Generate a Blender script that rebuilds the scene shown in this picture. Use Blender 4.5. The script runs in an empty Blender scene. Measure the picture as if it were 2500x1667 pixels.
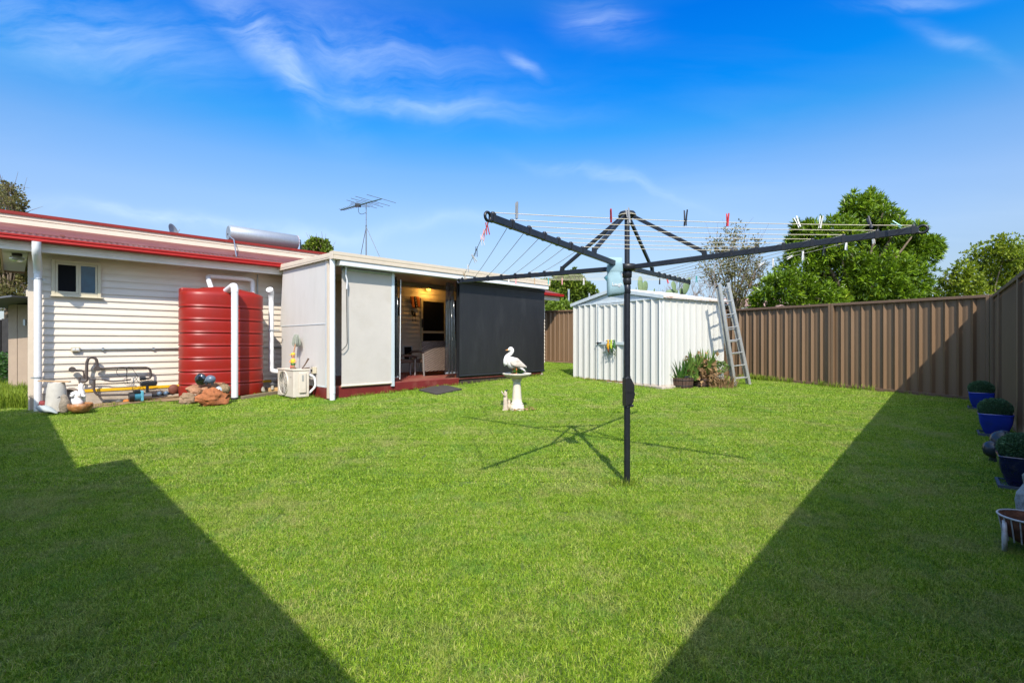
import bpy, math, random
import numpy as np
from mathutils import Vector, Matrix, noise
R = math.radians
random.seed(7); RNG = np.random.default_rng(7)
SC = bpy.context.scene
COL = SC.collection

# ------------------------------------------------------------------ pixel-to-position helpers
FPX, CX, HY, HC = 1200.0, 1250.0, 835.0, 1.2      # focal length and principal point for turning image pixels into positions
def G(x, y):                                      # the yard rises gently to the back
    yy = min(y, 24.0) - 3.5
    yy = yy if yy > .6 else (.0 if yy < -.6 else (yy + .6) ** 2 / 2.4)
    k = min(1, max(0, (y - 3.5) / 3.0))
    return .036 * yy + .012 * max(-7, min(0, x + 3)) * k
def ray(px, py): return Vector(((px - CX) / FPX, 1.0, (HY - py) / FPX))
def at(px, py, t): r = ray(px, py) * t; return Vector((r.x, r.y, r.z + HC))
def gnd(px, py):
    lo, hi = .5, 60
    r = ray(px, py)
    for _ in range(50):
        m = (lo + hi) / 2
        if HC + r.z * m > G(r.x * m, m): lo = m
        else: hi = m
    return Vector((r.x * lo, lo, G(r.x * lo, lo)))
class Frame:
    def __init__(s, ox, oy, deg):
        s.o = Vector((ox, oy, 0)); s.a = R(deg)
        s.ex = Vector((math.cos(s.a), math.sin(s.a), 0)); s.ey = Vector((-math.sin(s.a), math.cos(s.a), 0))
        s.M = Matrix.Translation(s.o) @ Matrix.Rotation(s.a, 4, 'Z')
    def w(s, x, y, z=0): return s.M @ Vector((x, y, z))
    def l(s, p): return s.M.inverted() @ Vector(p)
    def y_(s, px, py, y):                         # point seen at px,py on the plane local-y = y
        r = ray(px, py); o = Vector((0, 0, HC))
        t = (y - (o - s.o).dot(s.ey)) / r.dot(s.ey); return s.l(o + r * t)
    def x_(s, px, py, x):
        r = ray(px, py); o = Vector((0, 0, HC))
        t = (x - (o - s.o).dot(s.ex)) / r.dot(s.ex); return s.l(o + r * t)
HF = Frame(0, 0, 45.5)              # house: x runs along the wall, y into the house
SF = Frame(3.074, 10.05, 33.6)      # shed: x along its side wall, y along its door wall

# ------------------------------------------------------------------ materials
MATS = {}
def nd(nt, t, **kw):
    n = nt.nodes.new(t)
    for k, v in kw.items(): setattr(n, k, v)
    return n
def mat(name, col, rough=.6, metal=0, var=.12, vscale=6, bump=.0, bscale=60, spec=.5, dirt=None, dscale=2.5, damt=.5, aniso=None, emit=None, trans=0, alpha=1, coat=0, stretch=(1,1,1), splash=None):
    if name in MATS: return MATS[name]
    m = bpy.data.materials.new(name); m.use_nodes = True; nt = m.node_tree
    b = nt.nodes['Principled BSDF']; L = nt.links
    b.inputs['Roughness'].default_value = rough; b.inputs['Metallic'].default_value = metal
    b.inputs['Specular IOR Level'].default_value = spec
    b.inputs['Coat Weight'].default_value = coat
    tc = nd(nt, 'ShaderNodeTexCoord'); mp = nd(nt, 'ShaderNodeMapping'); mp.inputs['Scale'].default_value = stretch
    L.new(tc.outputs['Object'], mp.inputs[0])
    n = nd(nt, 'ShaderNodeTexNoise'); n.inputs['Scale'].default_value = vscale; n.inputs['Detail'].default_value = 6; n.inputs['Roughness'].default_value = .65
    L.new(mp.outputs[0], n.inputs['Vector'])
    rp = nd(nt, 'ShaderNodeMapRange'); rp.inputs[1].default_value = .3; rp.inputs[2].default_value = .7
    rp.inputs[3].default_value = 1 - var; rp.inputs[4].default_value = 1 + var * .6
    L.new(n.outputs['Fac'], rp.inputs[0])
    mx = nd(nt, 'ShaderNodeMix', data_type='RGBA', blend_type='MULTIPLY'); mx.inputs[0].default_value = 1
    mx.inputs[6].default_value = (*col, 1); L.new(rp.outputs[0], mx.inputs[7])
    out = mx.outputs[2]
    if dirt:
        n2 = nd(nt, 'ShaderNodeTexNoise'); n2.inputs['Scale'].default_value = dscale; n2.inputs['Detail'].default_value = 8; n2.inputs['Roughness'].default_value = .7
        L.new(mp.outputs[0], n2.inputs['Vector'])
        r2 = nd(nt, 'ShaderNodeMapRange'); r2.inputs[1].default_value = .52; r2.inputs[2].default_value = .72; r2.inputs[4].default_value = damt
        L.new(n2.outputs['Fac'], r2.inputs[0])
        m2 = nd(nt, 'ShaderNodeMix', data_type='RGBA'); m2.inputs[7].default_value = (*dirt, 1)
        L.new(r2.outputs[0], m2.inputs[0]); L.new(out, m2.inputs[6]); out = m2.outputs[2]
    if splash:                                          # soil splash / rust creeping up from the ground
        sx = nd(nt, 'ShaderNodeSeparateXYZ'); L.new(tc.outputs['Object'], sx.inputs[0])
        n5 = nd(nt, 'ShaderNodeTexNoise'); n5.inputs['Scale'].default_value = 14; n5.inputs['Detail'].default_value = 7; n5.inputs['Roughness'].default_value = .7; L.new(tc.outputs['Object'], n5.inputs['Vector'])
        a5 = nd(nt, 'ShaderNodeMath', operation='MULTIPLY_ADD'); a5.inputs[1].default_value = -1/splash[1]; a5.inputs[2].default_value = .55 + splash[2]/splash[1]; L.new(sx.outputs[2], a5.inputs[0])
        b5 = nd(nt, 'ShaderNodeMath', operation='ADD'); L.new(a5.outputs[0], b5.inputs[0]); L.new(n5.outputs['Fac'], b5.inputs[1])
        c5 = nd(nt, 'ShaderNodeMapRange'); c5.inputs[1].default_value = .75; c5.inputs[2].default_value = 1.25; c5.inputs[4].default_value = .8; L.new(b5.outputs[0], c5.inputs[0])
        m5 = nd(nt, 'ShaderNodeMix', data_type='RGBA'); m5.inputs[7].default_value = (*splash[0], 1); L.new(c5.outputs[0], m5.inputs[0]); L.new(out, m5.inputs[6]); out = m5.outputs[2]
    L.new(out, b.inputs['Base Color'])
    if bump:
        n3 = nd(nt, 'ShaderNodeTexNoise'); n3.inputs['Scale'].default_value = bscale; n3.inputs['Detail'].default_value = 5
        L.new(mp.outputs[0], n3.inputs['Vector'])
        bp = nd(nt, 'ShaderNodeBump'); bp.inputs['Strength'].default_value = bump; bp.inputs['Distance'].default_value = .01
        L.new(n3.outputs['Fac'], bp.inputs['Height']); L.new(bp.outputs[0], b.inputs['Normal'])
    if emit: b.inputs['Emission Color'].default_value = (*emit[0], 1); b.inputs['Emission Strength'].default_value = emit[1]
    if trans: b.inputs['Transmission Weight'].default_value = trans
    b.inputs['Alpha'].default_value = alpha
    MATS[name] = m; return m
def leafmat(name, c0, c1, c2=None, rough=.45, tr=.35, pos=.6, spec=.4):
    m = bpy.data.materials.new(name); m.use_nodes = True; nt = m.node_tree; L = nt.links
    b = nt.nodes['Principled BSDF']; b.inputs['Roughness'].default_value = rough; b.inputs['Specular IOR Level'].default_value = spec
    g = nd(nt, 'ShaderNodeNewGeometry'); n = nd(nt, 'ShaderNodeTexNoise'); n.inputs['Scale'].default_value = pos; n.inputs['Detail'].default_value = 4
    L.new(g.outputs['Position'], n.inputs['Vector'])
    a = nd(nt, 'ShaderNodeMath', operation='MULTIPLY_ADD'); a.inputs[1].default_value = .55
    s = nd(nt, 'ShaderNodeMath', operation='MULTIPLY'); s.inputs[1].default_value = .45
    L.new(n.outputs['Fac'], s.inputs[0]); L.new(g.outputs['Random Per Island'], a.inputs[0]); L.new(s.outputs[0], a.inputs[2])
    r = nd(nt, 'ShaderNodeValToRGB'); e = r.color_ramp.elements
    e[0].position = .15; e[0].color = (*c0, 1); e[1].position = .75; e[1].color = (*c1, 1)
    if c2: q = r.color_ramp.elements.new(.9); q.color = (*c2, 1)
    L.new(a.outputs[0], r.inputs[0]); L.new(r.outputs[0], b.inputs['Base Color'])
    t = nd(nt, 'ShaderNodeBsdfTranslucent'); mx = nd(nt, 'ShaderNodeMixShader'); mx.inputs[0].default_value = tr
    L.new(r.outputs[0], t.inputs[0]); L.new(b.outputs[0], mx.inputs[1]); L.new(t.outputs[0], mx.inputs[2])
    L.new(mx.outputs[0], nt.nodes['Material Output'].inputs['Surface'])
    MATS[name] = m; return m

# ------------------------------------------------------------------ mesh builder
class MB:
    def __init__(s, M=None): s.V = []; s.F = []; s.S = []; s.M = M
    def add(s, vs, fs, smooth=False, M=None):
        k = len(s.V); T = s.M
        if M is not None: T = (s.M @ M) if s.M is not None else M
        s.V += [tuple(T @ Vector(v)) if T is not None else tuple(v) for v in vs]
        s.F += [tuple(i + k for i in f) for f in fs]; s.S += [smooth] * len(fs); return s
    def box(s, a, b, M=None):
        x0, y0, z0 = a; x1, y1, z1 = b
        return s.add([(x0,y0,z0),(x1,y0,z0),(x1,y1,z0),(x0,y1,z0),(x0,y0,z1),(x1,y0,z1),(x1,y1,z1),(x0,y1,z1)],
              [(3,2,1,0),(4,5,6,7),(0,1,5,4),(1,2,6,5),(2,3,7,6),(3,0,4,7)], False, M)
    def bar(s, p, q, w, h, up=(0,0,1)):            # box beam between two points
        p = Vector(p); q = Vector(q); d = (q - p).normalized(); u = Vector(up); r = d.cross(u).normalized(); u = r.cross(d)
        vs = [c + r * i * w / 2 + u * j * h / 2 for c in (p, q) for i, j in ((-1,-1),(1,-1),(1,1),(-1,1))]
        return s.add(vs, [(0,1,2,3),(7,6,5,4),(0,4,5,1),(1,5,6,2),(2,6,7,3),(3,7,4,0)])
    def tube(s, pts, r, n=10, cap=True, smooth=True):
        pts = [Vector(p) for p in pts]; N = len(pts); rs = r if isinstance(r, (list, tuple)) else [r] * N
        vs = []; ref = None
        for i, p in enumerate(pts):
            d = (pts[min(i+1, N-1)] - pts[max(i-1, 0)]).normalized()
            if ref is None: ref = d.cross(Vector((0,0,1)) if abs(d.z) < .95 else Vector((1,0,0))).normalized()
            ref = (ref - d * ref.dot(d)).normalized(); o = d.cross(ref)
            vs += [p + (ref * math.cos(2*math.pi*k/n) + o * math.sin(2*math.pi*k/n)) * rs[i] for k in range(n)]
        fs = [(i*n+k, i*n+(k+1)%n, (i+1)*n+(k+1)%n, (i+1)*n+k) for i in range(N-1) for k in range(n)]
        s.add(vs, fs, smooth)
        if cap:
            s.add(vs[:n], [tuple(range(n))[::-1]]); s.add(vs[-n:], [tuple(range(n))])
        return s
    def lathe(s, prof, c=(0,0,0), n=28, smooth=True, M=None):
        c = Vector(c); vs = [c + Vector((r*math.cos(2*math.pi*k/n), r*math.sin(2*math.pi*k/n), z)) for r, z in prof for k in range(n)]
        fs = [(i*n+k, i*n+(k+1)%n, (i+1)*n+(k+1)%n, (i+1)*n+k) for i in range(len(prof)-1) for k in range(n)]
        s.add(vs, fs, smooth, M)
        s.add(vs[:n], [tuple(range(n))[::-1]], False, M); s.add(vs[-n:], [tuple(range(n))], False, M); return s
    def ell(s, c, r, n=16, nz=0, ns=3., M=None, seed=0, smooth=True, rot=None):
        vs = []; m = n // 2 + 1; c = Vector(c)
        for i in range(m + 1):
            th = math.pi * i / m
            for k in range(n):
                ph = 2*math.pi*k/n; d = Vector((math.sin(th)*math.cos(ph), math.sin(th)*math.sin(ph), math.cos(th)))
                f = 1 + nz * noise.noise(d * ns + Vector((seed*7.3, seed*3.1, seed)), noise_basis='PERLIN_ORIGINAL') * 1.6
                v = Vector((d.x*r[0], d.y*r[1], d.z*r[2])) * f
                if rot: v = rot @ v
                vs.append(c + v)
        fs = [(i*n+k, (i+1)*n+k, (i+1)*n+(k+1)%n, i*n+(k+1)%n) for i in range(m) for k in range(n)]
        return s.add(vs, fs, smooth, M)
    def loft(s, rings, n=14, smooth=True, M=None):  # rings: (centre, half-width vector, half-height vector)
        vs = []
        for c, a, b in rings:
            c, a, b = Vector(c), Vector(a), Vector(b)
            vs += [c + a*math.cos(2*math.pi*k/n) + b*math.sin(2*math.pi*k/n) for k in range(n)]
        fs = [(i*n+k, i*n+(k+1)%n, (i+1)*n+(k+1)%n, (i+1)*n+k) for i in range(len(rings)-1) for k in range(n)]
        fs += [tuple(range(n))[::-1], tuple((len(rings)-1)*n + k for k in range(n))]
        return s.add(vs, fs, smooth, M)
    def prism(s, poly, z0, z1, M=None):             # poly in xy extruded in z
        n = len(poly); vs = [(x, y, z0) for x, y in poly] + [(x, y, z1) for x, y in poly]
        return s.add(vs, [tuple(range(n))[::-1], tuple(range(n, 2*n))] + [(i, (i+1)%n, n+(i+1)%n, n+i) for i in range(n)], False, M)
    def sweep(s, prof, x0, x1, M=None, nx=1):        # closed profile in (y,z) extruded in x
        n = len(prof); vs = [(x0 + (x1-x0)*i/nx, y, z) for i in range(nx+1) for y, z in prof]
        fs = [(i*n+k, (i+1)*n+k, (i+1)*n+(k+1)%n, i*n+(k+1)%n) for i in range(nx) for k in range(n)]
        fs += [tuple(range(n)), tuple(nx*n + k for k in range(n))[::-1]]
        return s.add(vs, fs, False, M)
    def strip(s, xs, f0, f1, smooth=False):          # sheet between two curves
        vs = [f0(x) for x in xs] + [f1(x) for x in xs]; n = len(xs)
        return s.add(vs, [(i, i+1, n+i+1, n+i) for i in range(n-1)], smooth)
    def build(s, name, m, parent=None, bevel=0, subs=0, solid=0, origin=None, place=None):
        me = bpy.data.meshes.new(name)
        V = np.array(s.V, dtype=float)
        if parent is not None:
            T = Matrix([list(r) for r in WM[root_of(parent)]]).inverted()
        else:
            if place is None:
                o = Vector(origin) if origin is not None else Vector(((V[:,0].min()+V[:,0].max())/2, (V[:,1].min()+V[:,1].max())/2, V[:,2].min()))
                T = Matrix.Translation(-o)
            else: T = Matrix.Identity(4)
        A = np.array(T); V = V @ A[:3,:3].T + A[:3,3]
        me.from_pydata(V.tolist(), [], s.F)
        me.polygons.foreach_set('use_smooth', s.S)
        me.materials.append(m); me.update()
        ob = bpy.data.objects.new(name, me); COL.objects.link(ob)
        if parent is not None: ob.parent = parent
        elif place is None: ob.location = o; WM[ob.name] = Matrix.Translation(o)
        else: ob.matrix_world = place; WM[ob.name] = place.copy()
        if bevel:
            b = ob.modifiers.new('bevel', 'BEVEL'); b.width = bevel; b.segments = 2; b.limit_method = 'ANGLE'; b.angle_limit = R(40)
        if subs:
            b = ob.modifiers.new('subdivision', 'SUBSURF'); b.levels = subs; b.render_levels = subs
        if solid:
            b = ob.modifiers.new('solidify', 'SOLIDIFY'); b.thickness = solid; b.offset = 0
        return ob
WM = {}
def root_of(o):
    while o.parent: o = o.parent
    return o.name
def thing(name, label, cat, loc=(0,0,0), rz=0, group=None):
    o = bpy.data.objects.new(name, None); COL.objects.link(o); o.empty_display_size = .1
    M = Matrix.Translation(Vector(loc)) @ Matrix.Rotation(rz, 4, 'Z'); o.matrix_world = M; WM[o.name] = M
    return tag(o, label, cat, group)
def tag(o, label=None, cat=None, group=None, kind=None):
    if label: o['label'] = label
    if cat: o['category'] = cat
    if group: o['group'] = group
    if kind: o['kind'] = kind
    return o
def struct(o): o['kind'] = 'structure'; return o
def copy_tree(o, loc, rz, label, scale=1):
    c = o.copy(); COL.objects.link(c); c.location = loc; c.rotation_euler = (0, 0, rz); c.scale = (scale,)*3; c['label'] = label
    def kids(a, b):
        for ch in [x for x in COL.objects if x.parent == a]:
            k = ch.copy(); COL.objects.link(k); k.parent = b; kids(ch, k)
    kids(o, c); return c
def text_mesh(body, size, depth=.001):
    cu = bpy.data.curves.new('t', 'FONT'); cu.body = body; cu.size = size; cu.extrude = depth; cu.align_x = 'CENTER'; cu.align_y = 'CENTER'
    o = bpy.data.objects.new('t', cu); me = bpy.data.meshes.new_from_object(o)
    vs = [v.co.copy() for v in me.vertices]; fs = [tuple(p.vertices) for p in me.polygons]
    bpy.data.objects.remove(o); bpy.data.curves.remove(cu); bpy.data.meshes.remove(me); return vs, fs
def arc(c, r, a0, a1, n=8, u=(1,0,0), v=(0,0,1)):
    c, u, v = Vector(c), Vector(u), Vector(v)
    return [c + u*r*math.cos(a0+(a1-a0)*i/n) + v*r*math.sin(a0+(a1-a0)*i/n) for i in range(n+1)]
def bend_path(pts, r=.06, n=5):                     # rounded corners
    pts = [Vector(p) for p in pts]; out = [pts[0]]
    for a, b, c in zip(pts, pts[1:], pts[2:]):
        k = min(r, (a-b).length*.45, (c-b).length*.45); p = b + (a-b).normalized()*k; q = b + (c-b).normalized()*k
        out += [p*(1-t)**2 + b*2*t*(1-t) + q*t*t for t in [i/n for i in range(n+1)]]
    return out + [pts[-1]]

# ------------------------------------------------------------------ shared materials
M_side  = mat('cream_weatherboard_paint', (.68,.60,.50), .45, var=.05, vscale=3, dirt=(.50,.45,.37), damt=.28, dscale=1.6, stretch=(1,1,4))
M_trim  = mat('cream_trim_paint', (.62,.53,.42), .5, var=.05, dirt=(.5,.42,.32), damt=.25)
M_white = mat('white_pvc', (.66,.67,.68), .35, var=.03, dirt=(.6,.58,.53), damt=.3, dscale=3, stretch=(1,1,.4))
M_soff  = mat('soffit_sheet', (.62,.58,.50), .7, var=.06, dirt=(.4,.34,.26), damt=.3)
M_roofr = mat('faded_maroon_roof_metal', (.16,.045,.034), .6, .0, var=.2, vscale=1.5, dirt=(.26,.125,.10), damt=.6, dscale=1.2)
M_gut   = mat('red_gutter_paint', (.33,.010,.006), .5, var=.1, spec=.3)
M_cap   = mat('dark_red_capping', (.21,.018,.014), .6, var=.15, spec=.3)
M_conc  = mat('weathered_concrete', (.42,.36,.29), .9, var=.2, vscale=8, bump=.4, bscale=50, dirt=(.2,.17,.12), damt=.6)
M_alu   = mat('pale_aluminium_frame', (.62,.68,.70), .4, .3, var=.05)
M_pan   = mat('white_patio_sheet', (.56,.535,.505), .6, var=.05, vscale=4, dirt=(.47,.44,.40), damt=.5, dscale=3, stretch=(1,1,.3))
M_scr   = mat('cream_blind_fabric', (.50,.46,.41), .85, var=.05, vscale=3, dirt=(.42,.37,.30), damt=.4, dscale=2, bump=.6, bscale=3)
M_black = mat('charcoal_blind_fabric', (.015,.0155,.017), .5, var=.2, vscale=2, dirt=(.032,.033,.034), damt=.5, dscale=2.2, stretch=(2,2,.5), spec=.45, bump=.7, bscale=1.6)
M_redw  = mat('red_painted_board', (.15,.014,.012), .5, var=.2, dirt=(.24,.09,.06), damt=.5, dscale=4)
M_dark  = mat('dark_infill_and_shade', (.004,.004,.005), .7, var=.1, spec=.15)
M_glass = mat('window_glass', (.01,.06,.10), .05, var=.4, vscale=4, spec=.45)
M_blk   = mat('black_plastic', (.016,.017,.019), .38, var=.2, vscale=10, spec=.45)
M_clar  = mat('black_enamel_steel', (.018,.021,.028), .34, .25, var=.15, vscale=8, dirt=(.06,.06,.06), damt=.25, dscale=9)
M_line  = mat('cream_cord', (.55,.49,.36), .8, var=.1)
M_gal   = mat('galvanised_steel', (.42,.45,.47), .42, .7, var=.12, vscale=12)
M_stone = mat('cast_stone_white', (.62,.56,.45), .75, var=.08, bump=.2, bscale=70, dirt=(.42,.38,.28), damt=.35, dscale=5)
M_brn   = mat('brown_fence_steel', (.165,.102,.056), .5, .0, var=.08, vscale=2, dirt=(.19,.125,.075), damt=.5, dscale=1.3, stretch=(1,1,.3), splash=((.30,.22,.13), .16, .03))
M_brn2  = mat('brown_fence_rail', (.14,.085,.052), .5, var=.1)
M_shed  = mat('ivory_shed_steel', (.57,.56,.515), .45, .0, var=.05, vscale=2, dirt=(.46,.465,.415), damt=.5, dscale=2, stretch=(1,1,.2), splash=((.34,.20,.09), .12, .02))
M_bark  = mat('grey_brown_bark', (.16,.12,.085), .9, var=.3, vscale=12, bump=.6, bscale=40)
M_soil  = mat('dark_soil', (.05,.035,.02), .95, var=.3, vscale=20, bump=.6, bscale=30)

exec_order = []
# ------------------------------------------------------------------ camera, sun, sky
cam = bpy.data.cameras.new('camera'); cam.sensor_width = 36; cam.lens = 36 * FPX / 2500
cam.shift_y = (HY - 833.5) / 2500; cam.clip_start = .05; cam.clip_end = 3000
co = bpy.data.objects.new('camera', cam); COL.objects.link(co); co.location = (0, 0, HC); co.rotation_euler = (R(90), 0, 0); SC.camera = co
AZ, EL = R(4.5), R(43.3)
sdir = Vector((math.sin(AZ)*math.cos(EL), -math.cos(AZ)*math.cos(EL), math.sin(EL)))   # towards the sun
sl = bpy.data.lights.new('sun', 'SUN'); sl.energy = 4.65; sl.angle = R(.5); sl.color = (1.0, .93, .82)
so = bpy.data.objects.new('sun', sl); COL.objects.link(so); so.rotation_euler = sdir.to_track_quat('Z', 'Y').to_euler()
wd = bpy.data.worlds.new('World'); SC.world = wd; wd.use_nodes = True; nt = wd.node_tree; L = nt.links
bg = nt.nodes['Background']; bg.inputs['Strength'].default_value = .14
wd.cycles.sampling_method = 'MANUAL'; wd.cycles.sample_map_resolution = 256
sky = nd(nt, 'ShaderNodeTexSky', sky_type='NISHITA'); sky.sun_disc = False; sky.sun_elevation = EL
sky.sun_rotation = math.atan2(sdir.x, sdir.y); sky.air_density = 1.0; sky.dust_density = .4; sky.ozone_density = 3.0
hs = nd(nt, 'ShaderNodeHueSaturation'); hs.inputs['Saturation'].default_value = 1.0; hs.inputs['Value'].default_value = 1.0
L.new(sky.outputs[0], hs.inputs['Color'])
tc = nd(nt, 'ShaderNodeTexCoord'); sep = nd(nt, 'ShaderNodeSeparateXYZ'); L.new(tc.outputs['Generated'], sep.inputs[0])
def mth(op, a, b=None, c=None, clamp=False):
    n = nd(nt, 'ShaderNodeMath', operation=op); n.use_clamp = clamp
    for i, v in enumerate((a, b, c)):
        if v is None: continue
        if isinstance(v, (int, float)): n.inputs[i].default_value = v
        else: L.new(v, n.inputs[i])
    return n.outputs[0]
zc = mth('MAXIMUM', sep.outputs[2], .02)
# thin high cirrus: noise on a flat layer far overhead, stretched along the wind
cu = mth('DIVIDE', sep.outputs[0], mth('ADD', zc, .12)); cv = mth('DIVIDE', sep.outputs[1], mth('ADD', zc, .12))
cmb = nd(nt, 'ShaderNodeCombineXYZ'); L.new(cu, cmb.inputs[0]); L.new(cv, cmb.inputs[1])
mp = nd(nt, 'ShaderNodeMapping'); mp.inputs['Rotation'].default_value = (0, 0, R(38)); mp.inputs['Scale'].default_value = (.42, 1.25, 1); mp.inputs['Location'].default_value = (3.1, 1.55, 0)
L.new(cmb.outputs[0], mp.inputs[0])
n1 = nd(nt, 'ShaderNodeTexNoise'); n1.inputs['Scale'].default_value = .75; n1.inputs['Detail'].default_value = 9; n1.inputs['Roughness'].default_value = .56; n1.inputs['Distortion'].default_value = .9
L.new(mp.outputs[0], n1.inputs['Vector'])
mr = nd(nt, 'ShaderNodeMapRange'); mr.inputs[1].default_value = .53; mr.inputs[2].default_value = .82; mr.inputs[4].default_value = .75; L.new(n1.outputs['Fac'], mr.inputs[0])
n2 = nd(nt, 'ShaderNodeTexNoise'); n2.inputs['Scale'].default_value = .35; n2.inputs['Detail'].default_value = 3; L.new(cmb.outputs[0], n2.inputs['Vector'])
mr2 = nd(nt, 'ShaderNodeMapRange'); mr2.inputs[1].default_value = .42; mr2.inputs[2].default_value = .62; L.new(n2.outputs['Fac'], mr2.inputs[0])
# main feather of cirrus and a few lesser ones: soft ellipses at image pixels
img_x = mth('DIVIDE', sep.outputs[0], mth('MAXIMUM', sep.outputs[1], .05)); img_y = mth('DIVIDE', sep.outputs[2], mth('MAXIMUM', sep.outputs[1], .05))
wn = nd(nt, 'ShaderNodeTexNoise'); wn.inputs['Scale'].default_value = 3.0; wn.inputs['Detail'].default_value = 5
L.new(tc.outputs['Generated'], wn.inputs['Vector'])
wa = mth('MULTIPLY_ADD', wn.outputs['Fac'], .16, -.08)
def wisp(px, py, rx, ry, ang, amt):
    cx, cy = (px-CX)/FPX, (HY-py)/FPX; c, s_ = math.cos(R(ang)), math.sin(R(ang))
    dx = mth('ADD', mth('SUBTRACT', img_x, cx), wa); dy = mth('ADD', mth('SUBTRACT', img_y, cy), wa)
    u = mth('ADD', mth('MULTIPLY', dx, c), mth('MULTIPLY', dy, s_)); v = mth('SUBTRACT', mth('MULTIPLY', dy, c), mth('MULTIPLY', dx, s_))
    u = mth('DIVIDE', u, rx/FPX); v = mth('DIVIDE', v, ry/FPX)
    d = mth('ADD', mth('MULTIPLY', u, u), mth('MULTIPLY', v, v))
    return mth('MULTIPLY', mth('POWER', 2.718, mth('MULTIPLY', d, -1.0)), amt)
w = wisp(640, 120, 210, 52, -42, .46)
for a in ((880, 130, 330, 100, -12, .27), (1020, 250, 300, 30, -5, .26), (220, 80, 330, 90, -12, .26), (1480, 40, 50, 90, 70, .26), (1290, 150, 60, 22, -35, .24), (2240, 12, 130, 16, 6, .26), (2350, 110, 130, 24, -25, .18), (1480, 440, 190, 16, -14, .30), (560, 530, 480, 18, -2, .40)):
    w = mth('MAXIMUM', w, wisp(*a))
fib = nd(nt, 'ShaderNodeTexNoise'); fib.inputs['Scale'].default_value = 1.0; fib.inputs['Detail'].default_value = 10; fib.inputs['Roughness'].default_value = .62; fib.inputs['Distortion'].default_value = .35
fm = nd(nt, 'ShaderNodeMapping'); fm.inputs['Scale'].default_value = (2.6, 11, 1); fm.inputs['Rotation'].default_value = (0, 0, R(22)); fcx = nd(nt, 'ShaderNodeCombineXYZ'); L.new(img_x, fcx.inputs[0]); L.new(mth('ADD', img_y, mth('MULTIPLY', wn.outputs['Fac'], .28)), fcx.inputs[1]); L.new(fcx.outputs[0], fm.inputs[0]); L.new(fm.outputs[0], fib.inputs['Vector'])
fr = nd(nt, 'ShaderNodeMapRange'); fr.inputs[1].default_value = .38; fr.inputs[2].default_value = .68; fr.inputs[3].default_value = .14; fr.inputs[4].default_value = 1.25; L.new(fib.outputs['Fac'], fr.inputs[0])
cl = mth('ADD', mth('MULTIPLY', w, fr.outputs[0]), mth('MULTIPLY', mth('MULTIPLY', mr.outputs[0], mr2.outputs[0]), .22), clamp=True)
# saturated blue above a pale horizon; unseen overhead stops brightened to lift shade
grd = nd(nt, 'ShaderNodeValToRGB'); ge = grd.color_ramp.elements
ge[0].position = 0; ge[0].color = (.60, .59, .69, 1); ge[1].position = .54; ge[1].color = (.003, .64, 1.53, 1)
for p_, c_ in ((.08, (.608, .599, .686)), (.117, (.73, .68, .69)), (.18, (.87, .835, .85)), (.252, (.88, .943, 1.02)), (.32, (.66, .951, 1.14)), (.384, (.178, .87, 1.275)), (.443, (.011, .76, 1.43)), (.60, (.15, .80, 1.45)), (.74, (1.7, 1.65, 1.6)), (1.0, (2.4, 2.25, 2.0))):
    q = ge.new(p_); q.color = (*c_, 1)
L.new(sep.outputs[2], grd.inputs[0])
mg = nd(nt, 'ShaderNodeMix', data_type='RGBA', blend_type='MULTIPLY'); mg.inputs[0].default_value = 1
L.new(hs.outputs[0], mg.inputs[6]); L.new(grd.outputs[0], mg.inputs[7])
# added sky glow around the sun, out of view, filling the shaded areas
dt = nd(nt, 'ShaderNodeVectorMath', operation='DOT_PRODUCT'); L.new(tc.outputs['Generated'], dt.inputs[0]); dt.inputs[1].default_value = tuple(sdir)
aur = mth('POWER', mth('MAXIMUM', dt.outputs['Value'], 0.0), 2.5)
ag = nd(nt, 'ShaderNodeMix', data_type='RGBA', blend_type='ADD'); ag.inputs[7].default_value = (6.4, 6.1, 5.4, 1); L.new(aur, ag.inputs[0]); L.new(mg.outputs[2], ag.inputs[6])
mc = nd(nt, 'ShaderNodeMix', data_type='RGBA'); mc.inputs[7].default_value = (5.5, 6.5, 7.1, 1)
L.new(cl, mc.inputs[0]); L.new(ag.outputs[2], mc.inputs[6]); L.new(mc.outputs[2], bg.inputs['Color'])
SC.view_settings.view_transform = 'Standard'; SC.view_settings.look = 'None'; SC.view_settings.exposure = .42; SC.view_settings.gamma = 1
try:
    SC.cycles.max_bounces = 8; SC.cycles.transparent_max_bounces = 12; SC.cycles.use_denoising = True
except Exception: pass

# ------------------------------------------------------------------ ground
def grid_mesh(xs, ys, f):
    V = [(x, y, f(x, y)) for y in ys for x in xs]; n = len(xs)
    return V, [(j*n+i, j*n+i+1, (j+1)*n+i+1, (j+1)*n+i) for j in range(len(ys)-1) for i in range(n-1)]
mg_ = bpy.data.materials.new('lawn_soil_and_thatch'); mg_.use_nodes = True; nt2 = mg_.node_tree; b2 = nt2.nodes['Principled BSDF']; b2.inputs['Roughness'].default_value = .95
gn = nd(nt2, 'ShaderNodeNewGeometry'); n_ = nd(nt2, 'ShaderNodeTexNoise'); n_.inputs['Scale'].default_value = 14; n_.inputs['Detail'].default_value = 8; nt2.links.new(gn.outputs['Position'], n_.inputs['Vector'])
rp = nd(nt2, 'ShaderNodeValToRGB'); rp.color_ramp.elements[0].position = .35; rp.color_ramp.elements[0].color = (.05, .085, .008, 1); rp.color_ramp.elements[1].position = .7; rp.color_ramp.elements[1].color = (.14, .18, .03, 1)
nt2.links.new(n_.outputs['Fac'], rp.inputs[0]); nt2.links.new(rp.outputs[0], b2.inputs['Base Color'])
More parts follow.
